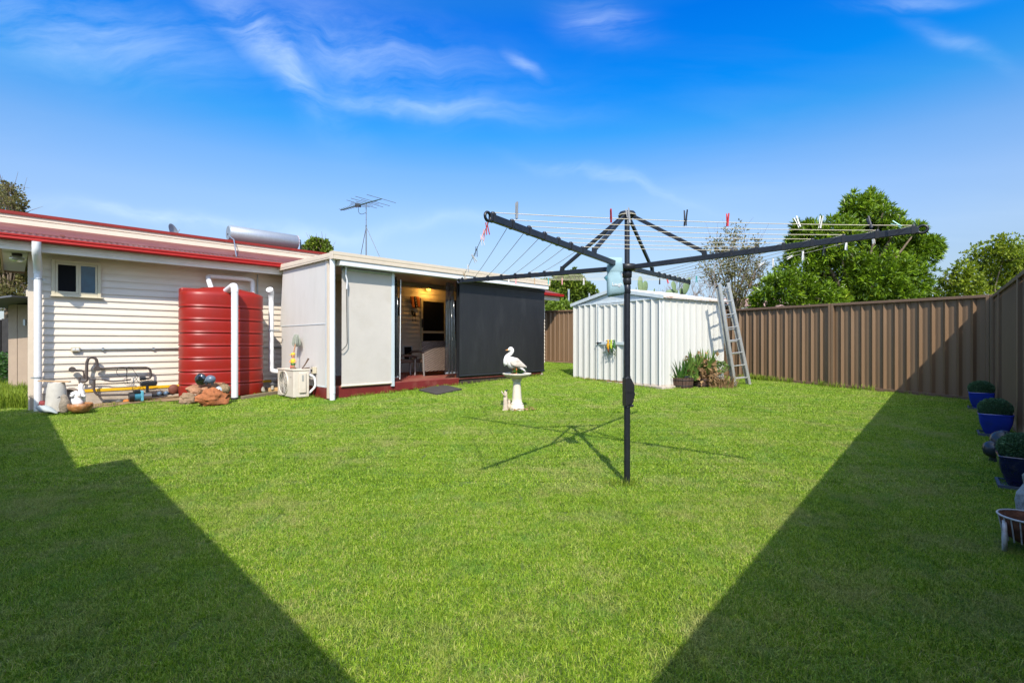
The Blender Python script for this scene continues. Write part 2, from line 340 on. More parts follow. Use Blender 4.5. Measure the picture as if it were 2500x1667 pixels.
g = MB(); xs = [-400, -120, -50, -25] + [-16 + .5*i for i in range(65)] + [20, 30, 60, 150, 400]; ys = [-60, -20, -8] + [-4 + .5*i for i in range(57)] + [30, 40, 80, 200, 800]
v, f = grid_mesh(xs, ys, G); g.add(v, f, True)
lawn = struct(g.build('lawn', mg_, origin=(0, 5, 0)))

# corners worked out from the photo
CR = Vector((8.17, 8.4, 0)); RD = Vector((-.653, -.757, 0)); BD = Vector((-.540, .8415, 0))
BE = CR + BD * 8.05                                  # where the back fence turns
LD = Vector((-.753, .658, 0))
# ------------------------------------------------------------------ fences
def fence(name, label, P0, d, length, zt0, zt1, posts, ref=Vector((0, 5, 0)), parity=1, mossy=False, flip=False):
    root = thing(name, label, 'fence', P0 + Vector((0, 0, G(P0.x, P0.y))))
    nrm = Vector((-d.y, d.x, 0))
    if (ref - P0).dot(nrm) < 0: nrm = -nrm
    zt = lambda u: zt0 + (zt1 - zt0) * u / length
    zb = lambda u: G(P0.x + d.x*u, P0.y + d.y*u)
    # which way u runs on screen decides the rib order: (du, depth) facets
    prof = [(.042, -.040), (.066, -.040), (.046, -.050), (.036, 0.0)]
    if flip: prof = [(.036, -.050), (.046, -.040), (.066, -.040), (.042, 0)]
    edges = [0] + posts + [length]
    for a, b in zip(edges, edges[1:]):
        if b - a < .05: continue
        u0, u1 = a + .03, b - .03; pts = [(u0, 0.0)]; u = u0
        while u < u1:
            for du, dp in prof:
                u += du
                if u >= u1: break
                pts.append((u, dp))
        pts.append((u1, 0.0)); m = MB()
        P = lambda t, z: P0 + d*t[0] + nrm*(t[1]) + Vector((0, 0, z))
        m.strip(pts, lambda t: P(t, zb(t[0]) + .03), lambda t: P(t, zt(t[0]) - .03))
        m.build('panel', M_brn, root)
        m = MB(); o = nrm * -.006
        A, B = P0 + d*u0, P0 + d*u1
        m.bar(A + o + Vector((0,0,zt(u0)-.012)), B + o + Vector((0,0,zt(u1)-.012)), .062, .05)
        m.build('top_rail', M_brn2, root, bevel=.004)
        m = MB(); n = 4
        for i in range(n):
            ua, ub = u0 + (u1-u0)*i/n, u0 + (u1-u0)*(i+1)/n
            m.bar(P0 + d*ua + o + Vector((0,0,zb(ua)+.03)), P0 + d*ub + o + Vector((0,0,zb(ub)+.03)), .062, .055)
        m.build('bottom_rail', M_brn2, root)
    for u in [0] + posts + [length]:
        m = MB(); p = P0 + d*u
        for off in (-.028, .028):
            m.bar(p + d*off - nrm*.008 + Vector((0,0,zb(u)-.05)), p + d*off - nrm*.008 + Vector((0,0,zt(u)+.012)), .045, .068, up=nrm)
        m.build('post', M_brn, root, bevel=.004)
    return root
fb = fence('back_fence', 'brown ribbed steel fence behind the shed and ladder, its right end in shade', CR, BD, 8.05, 2.0, 2.03, [2.5, 5.0, 7.5])
fr_ = fence('side_fence', 'brown ribbed steel fence running close past the blue pots into the foreground, fully in shade', CR + Vector((.03,-.04,0)), RD, 17.5, 1.99, 1.95, [1.05, 3.4, 5.8, 8.2, 10.6, 13.0, 15.4], flip=True)
fl = fence('rear_fence', 'brown ribbed steel fence in the gap between the patio and the shed', BE + LD*.03, LD, 7.2, 2.26, 2.34, [1.15, 3.5, 5.9], flip=False)

# ------------------------------------------------------------------ house
hw = 11.1
s0 = HF.y_(69, 800, hw).x; s1 = 12.9
house = thing('house', 'cream weatherboard house with a maroon metal roof and red gutter along the left side', 'house', HF.w(6, 13, .2))
def siding(x0, x1, z0, z1, y, pitch=.1195, holes=()):
    m = MB(HF.M); z = z0; pr = []
    while z < z1 - .001:
        zt = min(z + pitch, z1)
        pr += [(y - .002, z + .004), (y - .022, z), (y - .0225, z + .012), (y - .016, z + pitch*.45), (y - .010, z + pitch*.55), (y - .004, zt + .003)]
        z += pitch
    xs = [x0, x1]
    vs = [(x, yy, zz) for x in xs for yy, zz in pr]; n = len(pr)
    m.add(vs, [(i, i+1, n+i+1, n+i) for i in range(n-1)])
    return m
siding(s0, 12.9, .36, 2.66, hw).build('wall', M_side, house)
m = MB(HF.M); m.box((s0, hw, -.1), (12.9, hw+.12, 2.7)); m.box((s0+.05, hw+.1, -.1), (s0+.17, 12.6, 2.7)); m.box((12.8, hw+.1, 0), (12.9, 20, 2.7)); m.box((s0+.1, 19.9, 0), (12.8, 20, 2.7))
m.build('wall_frame', M_side, house)
m = MB(HF.M); m.box((s0-.004, hw-.028, .33), (s0+.075, hw+.002, 2.64)); m.box((s0-.004, hw+.002, .33), (s0+.0, hw+.09, 2.64)); m.build('corner_board', M_trim, house, bevel=.003)
m = MB(HF.M); m.box((s0+.02, hw-.03, -.1), (3.9, hw-.005, .345)); m.build('concrete_base', M_conc, house)
yx = HF.y_(205, 957, hw-.03).x
m = MB(HF.M); m.box((yx, hw-.042, .347), (3.9, hw-.018, .395)); m.build('yellow_strip', mat('yellow_painted_strip', (.75, .42, .01), .45, var=.1, dirt=(.4,.28,.05), damt=.4), house)
# roofs
ge_ = 10.6; rs0 = -.22
m = MB(HF.M); N = int((13.1-rs0)/.019)
xs = [rs0 + .019*i for i in range(N+1)]
cor = lambda x: .010*math.sin(2*math.pi*x/.076)
zr = lambda y: 2.845 + .268*(y-10.6)
m.strip(xs, lambda x: (x, 10.50, zr(10.50)+cor(x)), lambda x: (x, 10.85, zr(10.85)+cor(x)), True)
m.strip(xs, lambda x: (x, 10.50, zr(10.50)+cor(x)-.006), lambda x: (x, 10.52, zr(10.52)+cor(x)-.006), True)
m.build('corrugated_roof_edge', M_roofr, house, solid=.002)
m = MB(HF.M); m.sweep([(10.84, zr(10.84)+.014), (12.02, zr(12.02)+.014), (12.02, zr(12.02)-.0), (10.84, zr(10.84)-.004)], rs0, 4.15)
m.sweep([(10.84, zr(10.84)+.014), (12.02, zr(12.02)+.014), (12.02, zr(12.02)-.0), (10.84, zr(10.84)-.004)], 4.153, 13.1)
m.build('lower_roof', M_roofr, house)
for x in (.55, 3.1):
    m = MB(HF.M); m.box((x, 10.83, zr(10.83)+.004), (x+.055, 10.90, zr(10.9)+.020)); m.build('roof_flashing_tab', M_roofr, house)
m = MB(HF.M); zf = zr(12.0)
m.sweep([(11.985, zf+.0), (11.96, zf+.0), (11.96, zf+.085), (11.972, zf+.088), (11.972, zf+.098), (11.955, zf+.10), (11.955, zf+.158), (12.0, zf+.158), (12.0, zf)], rs0-.3, 13.1)
m.build('upper_fascia', M_trim, house)
m = MB(HF.M); m.sweep([(11.93, zf+.158), (11.93, zf+.212), (12.2, zf+.255), (12.2, zf+.235), (11.95, zf+.19), (11.95, zf+.158)], rs0-.3, 13.1)
m.build('roof_capping', M_cap, house)
m = MB(HF.M); m.sweep([(12.1, zf+.225), (20, zf+.225+.158*7.9), (27, zf+.3), (20, zf+.05+.158*7.9), (12.1, zf+.12)], rs0-.3, 13.1)
m.build('upper_roof', M_roofr, house)
# gutter: quad profile with lip
m = MB(HF.M); gz = 2.735
m.sweep([(10.60, gz), (10.475, gz), (10.462, gz+.016), (10.470, gz+.052), (10.458, gz+.062), (10.458, gz+.086), (10.470, gz+.086), (10.478, gz+.060), (10.484, gz+.012), (10.595, gz+.008), (10.60, gz+.07), (10.603, gz+.07)], rs0-.02, 13.18)
m.build('gutter', M_gut, house)
m = MB(HF.M); m.sweep([(10.606, 2.60), (10.632, 2.60), (10.632, 2.76), (10.606, 2.76), (10.606, 2.70), (10.600, 2.695), (10.600, 2.655), (10.606, 2.65)], rs0, 13.1)
m.build('fascia', M_soff, house)
m = MB(HF.M); m.box((s0+.0, 10.63, 2.64), (13.1, hw+.1, 2.652)); m.box((rs0+.11, 10.63, 2.64), (s0-.002, 14.2, 2.652)); m.build('soffit', M_soff, house)
m = MB(HF.M); m.box((rs0+.085, 10.63, 2.60), (rs0+.108, 14.22, 2.72)); m.box((rs0+.11, 14.2, 2.60), (s0, 14.225, 2.72)); m.build('barge_board', mat('tan_timber_trim', (.42,.27,.15), .6, var=.15), house)
m = MB(HF.M)
for x in (rs0+.11,): m.box((x, 11.20, 2.634), (s0-.002, 11.235, 2.640))
m.build('soffit_joiner', M_soff, house)
# window
wz0 = HF.y_(130, 722, hw-.02).z; wz1 = HF.y_(130, 633, hw-.02).z; wx0 = HF.y_(125, 680, hw-.02).x; wx1 = HF.y_(246, 680, hw-.02).x
def rectframe(m, x0, x1, z0, z1, w, y0, y1):
    m.box((x0, y0, z0), (x0+w, y1, z1)); m.box((x1-w, y0, z0), (x1, y1, z1)); m.box((x0+w, y0, z0), (x1-w, y1, z0+w)); m.box((x0+w, y0, z1-w), (x1-w, y1, z1)); return m
win = rectframe(MB(HF.M), wx0, wx1, wz0, wz1, .045, hw-.066, hw).build('window', mat('beige_window_frame', (.56,.50,.36), .45, var=.06), house, bevel=.004)
wm = (wx0+wx1)/2 + .01
m = rectframe(MB(HF.M), wx0+.048, wm+.012, wz0+.048, wz1-.048, .032, hw-.058, hw-.004); rectframe(m, wm-.0+.014, wx1-.048, wz0+.048, wz1-.048, .028, hw-.052, hw-.004)
m.build('sash', MATS['beige_window_frame'], win, bevel=.002)
m = MB(HF.M); m.box((wx0+.08, hw-.040, wz0+.08), (wm-.02, hw-.034, wz1-.08)); m.build('insect_screen', M_dark, win)
m = MB(HF.M); m.box((wm+.042, hw-.040, wz0+.076), (wx1-.076, hw-.034, wz1-.076)); m.build('pane', M_glass, win)
m = MB(HF.M); m.box((wx0-.01, hw-.082, wz0-.012), (wx1+.03, hw-.002, wz0+.008)); m.build('sill', MATS['beige_window_frame'], win, bevel=.003)
# wing of the house behind the photographer: its eaves throw the stepped shadow on the lawn
m = MB(HF.M); m.box((-7.5, -7, -.1), (-1.55, 3.7, 2.35)); m.box((-7.5, 3.7, -.1), (-1.9, 9.25, 2.35)); m.build('rear_wing_wall', M_side, house)
m = MB(HF.M); m.box((-8, -7.5, 2.36), (-.86, 4.13, 2.50)); m.box((-8, 4.131, 2.36), (-1.26, 9.35, 2.50)); m.build('rear_wing_roof', M_roofr, house, bevel=.05)

# screen door, cat flap on the house wall under the patio
dx0 = HF.y_(1025, 800, hw).x; dx1 = HF.y_(1086, 800, hw).x; dz0 = .45; dz1 = HF.y_(1035, 731, hw).z + .02
door = rectframe(MB(HF.M), dx0, dx1+.02, dz0, dz1, .07, hw-.05, hw-.005).build('screen_door', MATS['beige_window_frame'], house, bevel=.004)
zm = HF.y_(1055, 811, hw).z
m = MB(HF.M); m.box((dx0+.071, hw-.045, zm-.03), (dx1-.051, hw-.012, zm+.03)); m.build('door_rail', MATS['beige_window_frame'], door, bevel=.003)
m = MB(HF.M); m.box((dx0+.07, hw-.03, dz0+.07), (dx1-.05, hw-.02, dz1-.07)); m.build('screen_mesh', M_dark, door)
m = MB(HF.M); m.box((dx0+.02, hw-.075, zm+.12), (dx0+.05, hw-.05, zm+.36)); m.build('handle', M_blk, door, bevel=.005)
m = MB(HF.M); m.box((dx1+.025, hw-.03, dz0), (dx1+.62, hw-.02, dz1+.02)); m.build('doorway_shade_panel', M_dark, house)  # black panel paints the shade of a doorway; the wall behind is solid
cx0 = HF.y_(983, 860, hw).x; cx1 = HF.y_(1005, 860, hw).x; cz0 = HF.y_(983, 884, hw).z; cz1 = HF.y_(983, 844, hw).z
cf = rectframe(MB(HF.M), cx0, cx1, cz0, cz1, .028, hw-.04, hw).build('pet_door', M_alu, house, bevel=.003)
m = MB(HF.M); m.box((cx0+.03, hw-.034, cz0+.03), (cx1-.03, hw-.026, cz1-.03)); m.build('flap', M_dark, cf)
m = MB(HF.M); m.box((HF.y_(962, 750, hw).x, hw-.03, HF.y_(966, 771, hw).z), (HF.y_(974, 750, hw).x, hw-.02, HF.y_(966, 727, hw).z)); m.build('window', M_dark, house)

# ------------------------------------------------------------------ patio
ps0, ps1, py = 3.92, 9.69, 8.42; GX = .12
patio = thing('patio_enclosure', 'flat roofed cream patio with one cream blind and one charcoal blind', 'patio', HF.w(6.8, 9.7, .2))
m = MB(HF.M); m.sweep([(py-.18, 2.735), (10.75, 2.775), (10.75, 2.72), (py-.18, 2.68)], ps0-.05, ps1+.02); m.build('roof', M_trim, patio)
m = MB(HF.M); m.sweep([(py-GX-.17, 2.638), (py-GX-.175, 2.688), (py-GX-.165, 2.693), (py-GX-.175, 2.718), (py-GX-.18, 2.770), (py-GX-.165, 2.770), (py-GX-.155, 2.648), (py-GX-.065, 2.643), (py-GX-.06, 2.770), (py-GX-.05, 2.770), (py-GX-.05, 2.638)], ps0-.05, ps1-.02); m.build('gutter', M_trim, patio)
m = MB(HF.M); m.box((ps0-.052, py-GX-.18, 2.636), (ps0-.045, py-GX-.05, 2.772)); m.build('gutter_end_cap', M_trim, patio)
m = MB(HF.M); m.sweep([(py-.17, 2.655), (10.62, 2.665+.012), (10.62, 2.80), (py-.17, 2.755)], ps0-.045, ps0+.0); m.build('rake_beam', M_trim, patio)
m = MB(HF.M); m.box((ps0+.10, py-.27, 2.545), (ps1-.06, py-.12, 2.634)); m.build('blind_hood', M_white, patio, bevel=.004)
m = MB(HF.M); m.box((ps0+.0, py-.02, 2.56), (ps1, py+.06, 2.66)); m.build('header_beam', M_trim, patio)
for x, w_ in ((ps0, .07), (ps1-.07, .07)):
    m = MB(HF.M); m.box((x, py-.03, .2), (x+w_, py+.05, 2.56)); m.build('post', M_trim, patio, bevel=.004)
bx0, bx1 = HF.y_(831, 800, py).x, HF.y_(962, 800, py).x; kx0, kx1 = HF.y_(1118, 800, py).x, ps1
def roller(name, x0, x1, z0, z1, mt, bar):
    b = MB(HF.M).strip([x0 + (x1-x0)*i/24 for i in range(25)], lambda x: (x, py-.045 - .006*math.sin((x-x0)*3.1), z0), lambda x: (x, py-.055, z1)).build(name, mt, patio, solid=.003)
    MB(HF.M).tube([(x0, py-.055, z1+.02), (x1, py-.055, z1+.02)], .035, 12).build('roller_tube', M_gal if bar != M_blk else M_blk, b)
    MB(HF.M).tube([(x0-.01, py-.05, z0), (x1+.01, py-.05, z0)], .022, 12).build('bottom_bar', bar, b)
    return b
cb = roller('cream_blind', bx0+.0, bx1-.10, .41, 2.50, M_scr, M_trim)
kb = roller('charcoal_blind', kx0, kx1+.02, .455, 2.50, M_black, M_blk)
m = MB(HF.M); m.box((bx1-.095, py-.07, .34), (bx1-.03, py+.03, 2.56)); m.build('opening_jamb', M_alu, patio, bevel=.003)
m = MB(HF.M); m.box((kx0-.0, py-.0, .3), (kx0+.07, py+.06, 2.56)); m.build('opening_jamb', M_blk, patio, bevel=.003)
m = MB(HF.M); m.box((ps0+.02, py-.03, .15), (bx1-.02, py+.01, .385)); m.build('base_board', M_redw, patio, bevel=.003)
m = MB(HF.M); m.box((ps0+.005, py+.05, .15), (ps0+.03, 10.6, .385)); m.build('base_board', M_redw, patio, bevel=.003)
m = MB(HF.M); m.box((kx0+.0, py+.0, .2), (ps1, py+.03, .43)); m.build('base_board', mat('dark_timber', (.045,.03,.022), .8, var=.3), patio)
dk = MB(HF.M); nb = 19
for i in range(nb):
    y0 = py-.03 + (hw-.1-py+.03)*i/nb; dk.box((ps0+.06, y0, .385), (ps1-.02, y0 + (hw-.1-py+.03)/nb - .006, .412))
dk.build('deck', mat('worn_red_decking', (.24,.05,.038), .55, var=.3, vscale=5, dirt=(.34,.22,.13), damt=.9, dscale=1.6), patio)
m = MB(HF.M); m.box((bx1-.02, py-.036, .25), (kx0+.0, py-.006, .408)); m.build('step_board', M_redw, patio, bevel=.004)
m = MB(HF.M); m.box((ps0+.02, py-.045, .15), (kx0+.25, py-.034, .24)); m.build('step_board', M_redw, patio, bevel=.003)
# side wall of flat sheets facing the tank
sp = MB(HF.M); zj = HF.x_(730, 794, ps0).z
sp.sweep([(py+.11, .40), (10.58, .40), (10.58, zj-.006), (py+.11, zj-.006)], ps0+.012, ps0+.018)
sp.sweep([(py+.11, zj+.006), (10.66, zj+.006), (10.52, 2.60), (10.50, 2.668), (py+.11, 2.668)], ps0+.012, ps0+.018); sp.build('side_sheet', M_pan, patio)
m = MB(HF.M); m.box((ps0+.004, py+.055, .39), (ps0+.022, py+.115, 2.66)); m.box((ps0+.004, py+.115, zj-.008), (ps0+.022, 10.6, zj+.008)); m.box((ps0+.004, py+.115, .385), (ps0+.022, 10.6, .41)); m.build('side_frame', M_alu, patio, bevel=.002)
m = MB(HF.M); m.box((ps1-.03, py+.06, .2), (ps1-.01, 10.6, 2.66)); m.build('side_sheet', M_soff, patio)
# rolled clear curtains at each side of the opening
def clearmat():
    m = bpy.data.materials.new('clear_vinyl_sheet'); m.use_nodes = True; n = m.node_tree; b = n.nodes['Principled BSDF']
    b.inputs['Base Color'].default_value = (.05, .06, .065, 1); b.inputs['Roughness'].default_value = .12; b.inputs['Alpha'].default_value = .5; b.inputs['Specular IOR Level'].default_value = .9
    MATS['clear'] = m; return m
M_clear = clearmat()
for x0, x1, z0, lbl in ((bx1-.02, bx1+.16, .50, 1), (kx0-.26, kx0+.0, .52, 2)):
    m = MB(HF.M); n = 26
    m.strip([i/n for i in range(n+1)], lambda u: (x0+(x1-x0)*u, py+.10+.05*math.sin(u*17)+.02*math.sin(u*41), z0), lambda u: (x0+(x1-x0)*(u*.7+.1), py+.10+.035*math.sin(u*15+1), 2.50), True)
    c = m.build('clear_curtain', M_clear, patio, solid=.002)
    MB(HF.M).tube([(x0, py+.10, z0), (x1, py+.10, z0)], .022, 8).build('hem_bar', M_gal, c)
MB(HF.M).tube([(bx1+.17, py+.06, .46), (bx1+.185, py+.05, 2.45)], .009, 6).build('curtain_edge_rope', M_white, patio)
# winding rod and cord of the cream blind
MB(HF.M).tube(bend_path([(bx0+.03, py-.14, 2.54), (bx0+.05, py-.13, 2.2), (bx0+.07, py-.12, 1.15), (bx0-.02, py-.12, 1.06), (bx0-.06, py-.1, 1.05)], .05), .007, 6).build('winding_rod', M_blk, patio)
MB(HF.M).tube(bend_path([(bx0+.035, py-.15, 2.54), (bx0+.03, py-.14, 2.40), (bx0+.06, py-.14, 2.3), (bx0+.05, py-.14, 2.15)], .04), .014, 6).build('cord_bundle', M_white, patio)
# downpipe at the corner post
m = MB(HF.M); dpx = HF.y_(811.5, 800, py-.18).x; gp = HF.w(dpx, py-.18)
dp = MB(HF.M).tube([(dpx, py-.18, G(gp.x, gp.y)+.01), (dpx, py-.18, 2.65)], .047, 16).build('downpipe', M_white, patio)
MB(HF.M).tube([(dpx, py-.18, .30), (dpx, py-.18, .42)], .051, 16).build('pipe_joint', M_white, dp)
# ------------------------------------------------------------------ things against the house
def hg(x, y): p = HF.w(x, y); return G(p.x, p.y)
def gw(p): return G(p.x, p.y)
# corner downpipe
y = 10.93; a = HF.y_(92.5, 800, y); top = HF.y_(89, 602, 10.47)
t = thing('downpipe', 'tall white pvc downpipe strapped to the left corner of the house', 'pipe', HF.w(a.x, y, hg(a.x, y)))
MB(HF.M).tube([(a.x, y, hg(a.x, y)-.02), (a.x, y, 2.33)], .049, 18).build('pipe', M_white, t)
MB(HF.M).tube([(a.x, y, 2.30), (a.x, y-.02, 2.38), (a.x*.5+top.x*.5, y-.24, 2.49), (top.x, y-.42, 2.57), (top.x, y-.455, 2.64), (top.x, y-.46, 2.735)], .054, 18).build('elbow', M_white, t)
for z in (2.20, .62):
    m = MB(HF.M).tube([(a.x, y, z), (a.x, y, z+.02)], .053, 16); m.box((a.x-.08, y+.03, z), (a.x+.08, y+.05, z+.018)); m.build('bracket', M_gal, t)
MB(HF.M).tube([(a.x, y, .62+.03), (a.x, y, .72)], .052, 16).build('joint_collar', M_white, t)
# oyster light under the soffit
p = HF.w(.06, 11.32, 2.63); lt = thing('ceiling_light', 'frosted glass globe light hanging under the left eave', 'lamp', p)
MB().lathe([(.02, 0), (.062, 0), (.066, -.02), (.058, -.034), (.0, -.034)], p, 20).build('base', mat('bronze_light_base', (.06,.05,.045), .5), lt)
MB().lathe([(.056, -.034), (.088, -.055), (.094, -.08), (.082, -.108), (.05, -.126), (.0, -.130)], p, 24).build('shade', mat('ribbed_frosted_glass', (.42,.44,.42), .15, spec=.8, trans=.3), lt)
# white pipe run on the wall above the tank
y = 10.92; a, b = HF.y_(506, 674, y), HF.y_(617, 686, y); c = HF.y_(512, 692, 10.6)
MB(HF.M).tube(bend_path([(c.x, 10.45, 2.16), (a.x, y, a.z), (b.x, y, a.z+.01), (b.x, y, 1.95)], .09), .045, 14).build('tank_inlet_pipe', M_white)
o = COL.objects['tank_inlet_pipe']; tag(o, 'white pvc pipe running along the wall above the red tank', 'pipe')
# grey conduit on wall right of the tank
m = MB(HF.M); q = HF.y_(629, 700, 11.06).x; m.tube([(q, 11.06, .5), (q, 11.06, 2.62)], .012, 8); tag(m.build('wall_conduit', M_gal), 'thin grey vertical conduit on the wall between the red tank and the patio', 'conduit')
# rainhead pipe by the patio side
y = 10.42; q = HF.y_(662, 800, y).x
t = thing('rainhead_downpipe', 'white downpipe with a flared top beside the patio side wall', 'pipe', HF.w(q, y, hg(q, y)))
MB(HF.M).tube(bend_path([(q, y, 2.02), (q, y, .62), (q+.22, y-.12, .58)], .05), .048, 14).build('pipe', M_white, t)
m = MB(HF.M); m.tube([(q, y, 2.0), (q, y, 2.08), (q-.02, y-.03, 2.2), (q-.06, y-.08, 2.25)], [.045, .048, .062, .066], 12); m.build('rainhead', M_white, t)
m = MB(HF.M); m.box((q-.06, y-.06, 1.43), (q+.14, y-.03, 1.45)); m.build('bracket', M_gal, t)
# slimline tank
M_tank = mat('red_poly_tank', (.255,.010,.004), .42, var=.12, vscale=2.5, bump=.12, bscale=5, dirt=(.20,.022,.014), damt=.6, dscale=3, spec=.4, stretch=(1,1,.4))
tx0, tx1, ty0, ty1 = 2.09, 3.46, 9.94, 10.76
tk = thing('water_tank', 'tall ribbed red slimline rainwater tank against the cream wall', 'water tank', HF.w((tx0+tx1)/2, (ty0+ty1)/2, hg(2.8, 10.4)))
def tankring(off, z, n=64):
    cx, cy = (tx0+tx1)/2, (ty0+ty1)/2; hx, hy = (tx1-tx0)/2 + off, (ty1-ty0)/2 + off; e = 3.2; out = []
    for k in range(n):
        a = 2*math.pi*k/n; c, s_ = math.cos(a), math.sin(a)
        out.append((cx + hx*abs(c)**(2/e)*(1 if c > 0 else -1), cy + hy*abs(s_)**(2/2.3)*(1 if s_ > 0 else -1), z))
    return out
zb = hg(2.8, 10.4) + .04; zt = 2.08; prof = [(0, zb)]; nr = 8; pitch = (zt-.02-zb)/nr
for i in range(nr):
    z = zb + pitch*i
    prof += [(.001, z+.022), (.003, z+.05), (.004, z+pitch*.5), (.003, z+pitch-.05), (.001, z+pitch-.030)]
    if i < nr-1: prof += [(-.009, z+pitch-.020), (-.010, z+pitch-.012), (-.002, z+pitch-.004), (.010, z+pitch+.002), (.010, z+pitch+.012)]
prof += [(-.0, zt), (-.025, zt+.022)]
m = MB(HF.M); n = 64; vs = [v for off, z in prof for v in tankring(off, z)]
m.add(vs, [(i*n+k, i*n+(k+1)%n, (i+1)*n+(k+1)%n, (i+1)*n+k) for i in range(len(prof)-1) for k in range(n)], True); m.build('body', M_tank, tk)
m = MB(HF.M); cx, cy = (tx0+tx1)/2, (ty0+ty1)/2; vs = []
for j in range(9):
    f = 1 - j/9; vs += [(cx+(x-cx)*f, cy+(yy-cy)*f, zt+.022+.13*math.sin((1-f)*1.5)**1.0*(1 if f < 1 else 0)) for x, yy, z in tankring(-.025, zt+.022)]
m.add(vs + [(cx, cy, zt+.155)], [(j*n+k, j*n+(k+1)%n, (j+1)*n+(k+1)%n, (j+1)*n+k) for j in range(8) for k in range(n)] + [(8*n+k, 8*n+(k+1)%n, 9*n) for k in range(n)], True); m.build('domed_top', M_tank, tk)
for xa, xb in ((tx0+.06, tx0+.50), (tx1-.42, tx1-.05)):
    m = MB(HF.M); m.prism([(xa, ty1-.22), (xb, ty1-.22), (xb, ty1-.02), (xa, ty1-.02)], zt-.03, zt+.115); m.build('shoulder', M_tank, tk, bevel=.03)
# overflow pipe standing in front
y = 9.66; q = HF.y_(573, 800, y).x
t = thing('tank_overflow_pipe', 'thick white pvc pipe standing in front of the red tank', 'pipe', HF.w(q, y, hg(q, y)))
MB(HF.M).tube([(q, y, hg(q, y)+.02), (q, y, 2.10)], .056, 20).build('pipe', M_white, t)
MB(HF.M).tube([(q, y, 2.09), (q, y, 2.15), (q, y+.035, 2.195), (q, y+.10, 2.20), (q-.02, y+.36, 2.14), (q-.02, y+.56, 2.11)], [.060,.061,.061,.060,.058,.058], 20).build('elbow', M_white, t)
MB(HF.M).tube([(q, y, hg(q, y)+.0), (q, y, hg(q, y)+.05)], .06, 20).build('foot_collar', M_blk, t)

# wall outlet and conduit
y = 11.07; a, b = HF.y_(173, 853, y), HF.y_(195, 853, y)
t = thing('double_power_outlet', 'cream double power outlet on the house wall below the window', 'power outlet', HF.w(a.x, y, a.z))
m = MB(HF.M); m.box((a.x, y-.045, a.z-.035), (b.x, y, a.z+.04)); m.build('box', mat('aged_cream_plastic', (.50,.44,.32), .5), t, bevel=.006)
for k in (.3, .7): m = MB(HF.M); xx = a.x+(b.x-a.x)*k; m.box((xx-.018, y-.052, a.z-.012), (xx+.018, y-.044, a.z+.022)); m.build('switch', M_white, t, bevel=.002)
e = HF.y_(436, 851, y)
m = MB(HF.M); m.tube([(b.x, y-.01, a.z), (e.x+2.0, y-.01, a.z+.015)], .012, 8); c = m.build('conduit', M_gal, t)
for k in range(4):
    xx = b.x + .3 + k*.72; m = MB(HF.M); m.box((xx-.015, y-.028, a.z-.022), (xx+.015, y+.0, a.z+.03)); m.build('saddle_clip', M_gal, t)

# pressure pump and its pipework
def hp(px, py, yy): v = HF.y_(px, py, yy); return (v.x, yy, v.z)
def z8(X, Y): return (90 + X/7.127, 860 + Y/7.127)     # photo crop whose pixels place the pipework
M_pipe = mat('black_poly_pipe', (.07,.055,.05), .5, var=.25, dirt=(.16,.12,.09), damt=.5, dscale=9)
t = thing('pump_pipework', 'dark looped water pipes fixed low on the house wall above the blue pump', 'pipework', HF.w(1.1, 11, .4))
yp = 10.98
for pts, r in (
    ([(600,310),(815,310),(820,430),(880,468),(1140,470),(1290,505),(1500,490),(1640,470)], .013),
    ([(865,470),(868,180),(900,100),(960,85),(1030,110),(1048,180),(1048,270)], .022),
    ([(1048,285),(1400,270),(1900,262),(1970,290),(1980,350),(1980,455),(1800,460)], .019),
    ([(1000,480),(990,660),(1050,745),(1600,735)], .018),
    ([(730,520),(840,510),(878,470)], .022), ([(742,520),(742,440)], .016)):
    MB(HF.M).tube(bend_path([hp(*z8(*p_), yp) for p_ in pts], .05), r, 10).build('pipe', M_pipe, t)
for c_ in ((615, 298), (1045, 280)):
    cc = hp(*z8(*c_), yp); m = MB(HF.M); m.tube([(cc[0], yp-.05, cc[2]), (cc[0], yp+.03, cc[2])], .045, 14); m.build('valve', M_pipe, t)
MB(HF.M).tube([hp(*z8(*p_), yp-.03) for p_ in [(1560,280)] + [(1480+95*math.cos(a/10*6.28), 340+85*math.sin(a/10*6.28)) for a in range(12)] + [(1560,420),(1575,540),(1640,560),(1720,480),(1760,420),(1650,270),(1600,250),(1560,300),(1570,520)]], .004, 5).build('electrical_cord', M_blk, t)
MB(HF.M).tube([hp(*z8(*p_), yp-.05) for p_ in [(1700,420),(1780,540),(1860,500),(2000,480),(2070,530),(2040,570),(1900,560),(1740,600),(1660,640)]], .004, 5).build('electrical_cord', M_blk, t)
m = MB(HF.M); c_ = hp(*z8(1940, 545), 10.86); m.box((c_[0]-.12, 10.80, c_[2]-.04), (c_[0]+.12, 10.92, c_[2]+.05)); m.build('controller', M_blk, t, bevel=.02)
m = MB(HF.M); m.tube([hp(*z8(1790,455), yp), hp(*z8(1890,450), yp)], .035, 12); m.build('coupling', M_blk, t)
c_ = hp(*z8(1900, 760), 10.80); zc_ = c_[2]
t = thing('water_pump', 'small teal electric water pump on the concrete ledge by the house wall', 'pump', HF.w(c_[0]-.15, 10.8, zc_-.08))
xa = hp(*z8(1600, 760), 10.8)[0]; xb = hp(*z8(1850, 760), 10.8)[0]; xc = hp(*z8(1990, 760), 10.8)[0]
MB(HF.M).tube([(xa, 10.8, zc_+.005), (xa+.07, 10.8, zc_+.005)], [.078, .082], 18).build('fan_cover', M_blk, t, bevel=.006)
MB(HF.M).tube([(xa+.07, 10.8, zc_), (xb-.03, 10.8, zc_)], .070, 18).build('motor', mat('teal_pump_enamel', (.03,.17,.24), .35, var=.15), t)
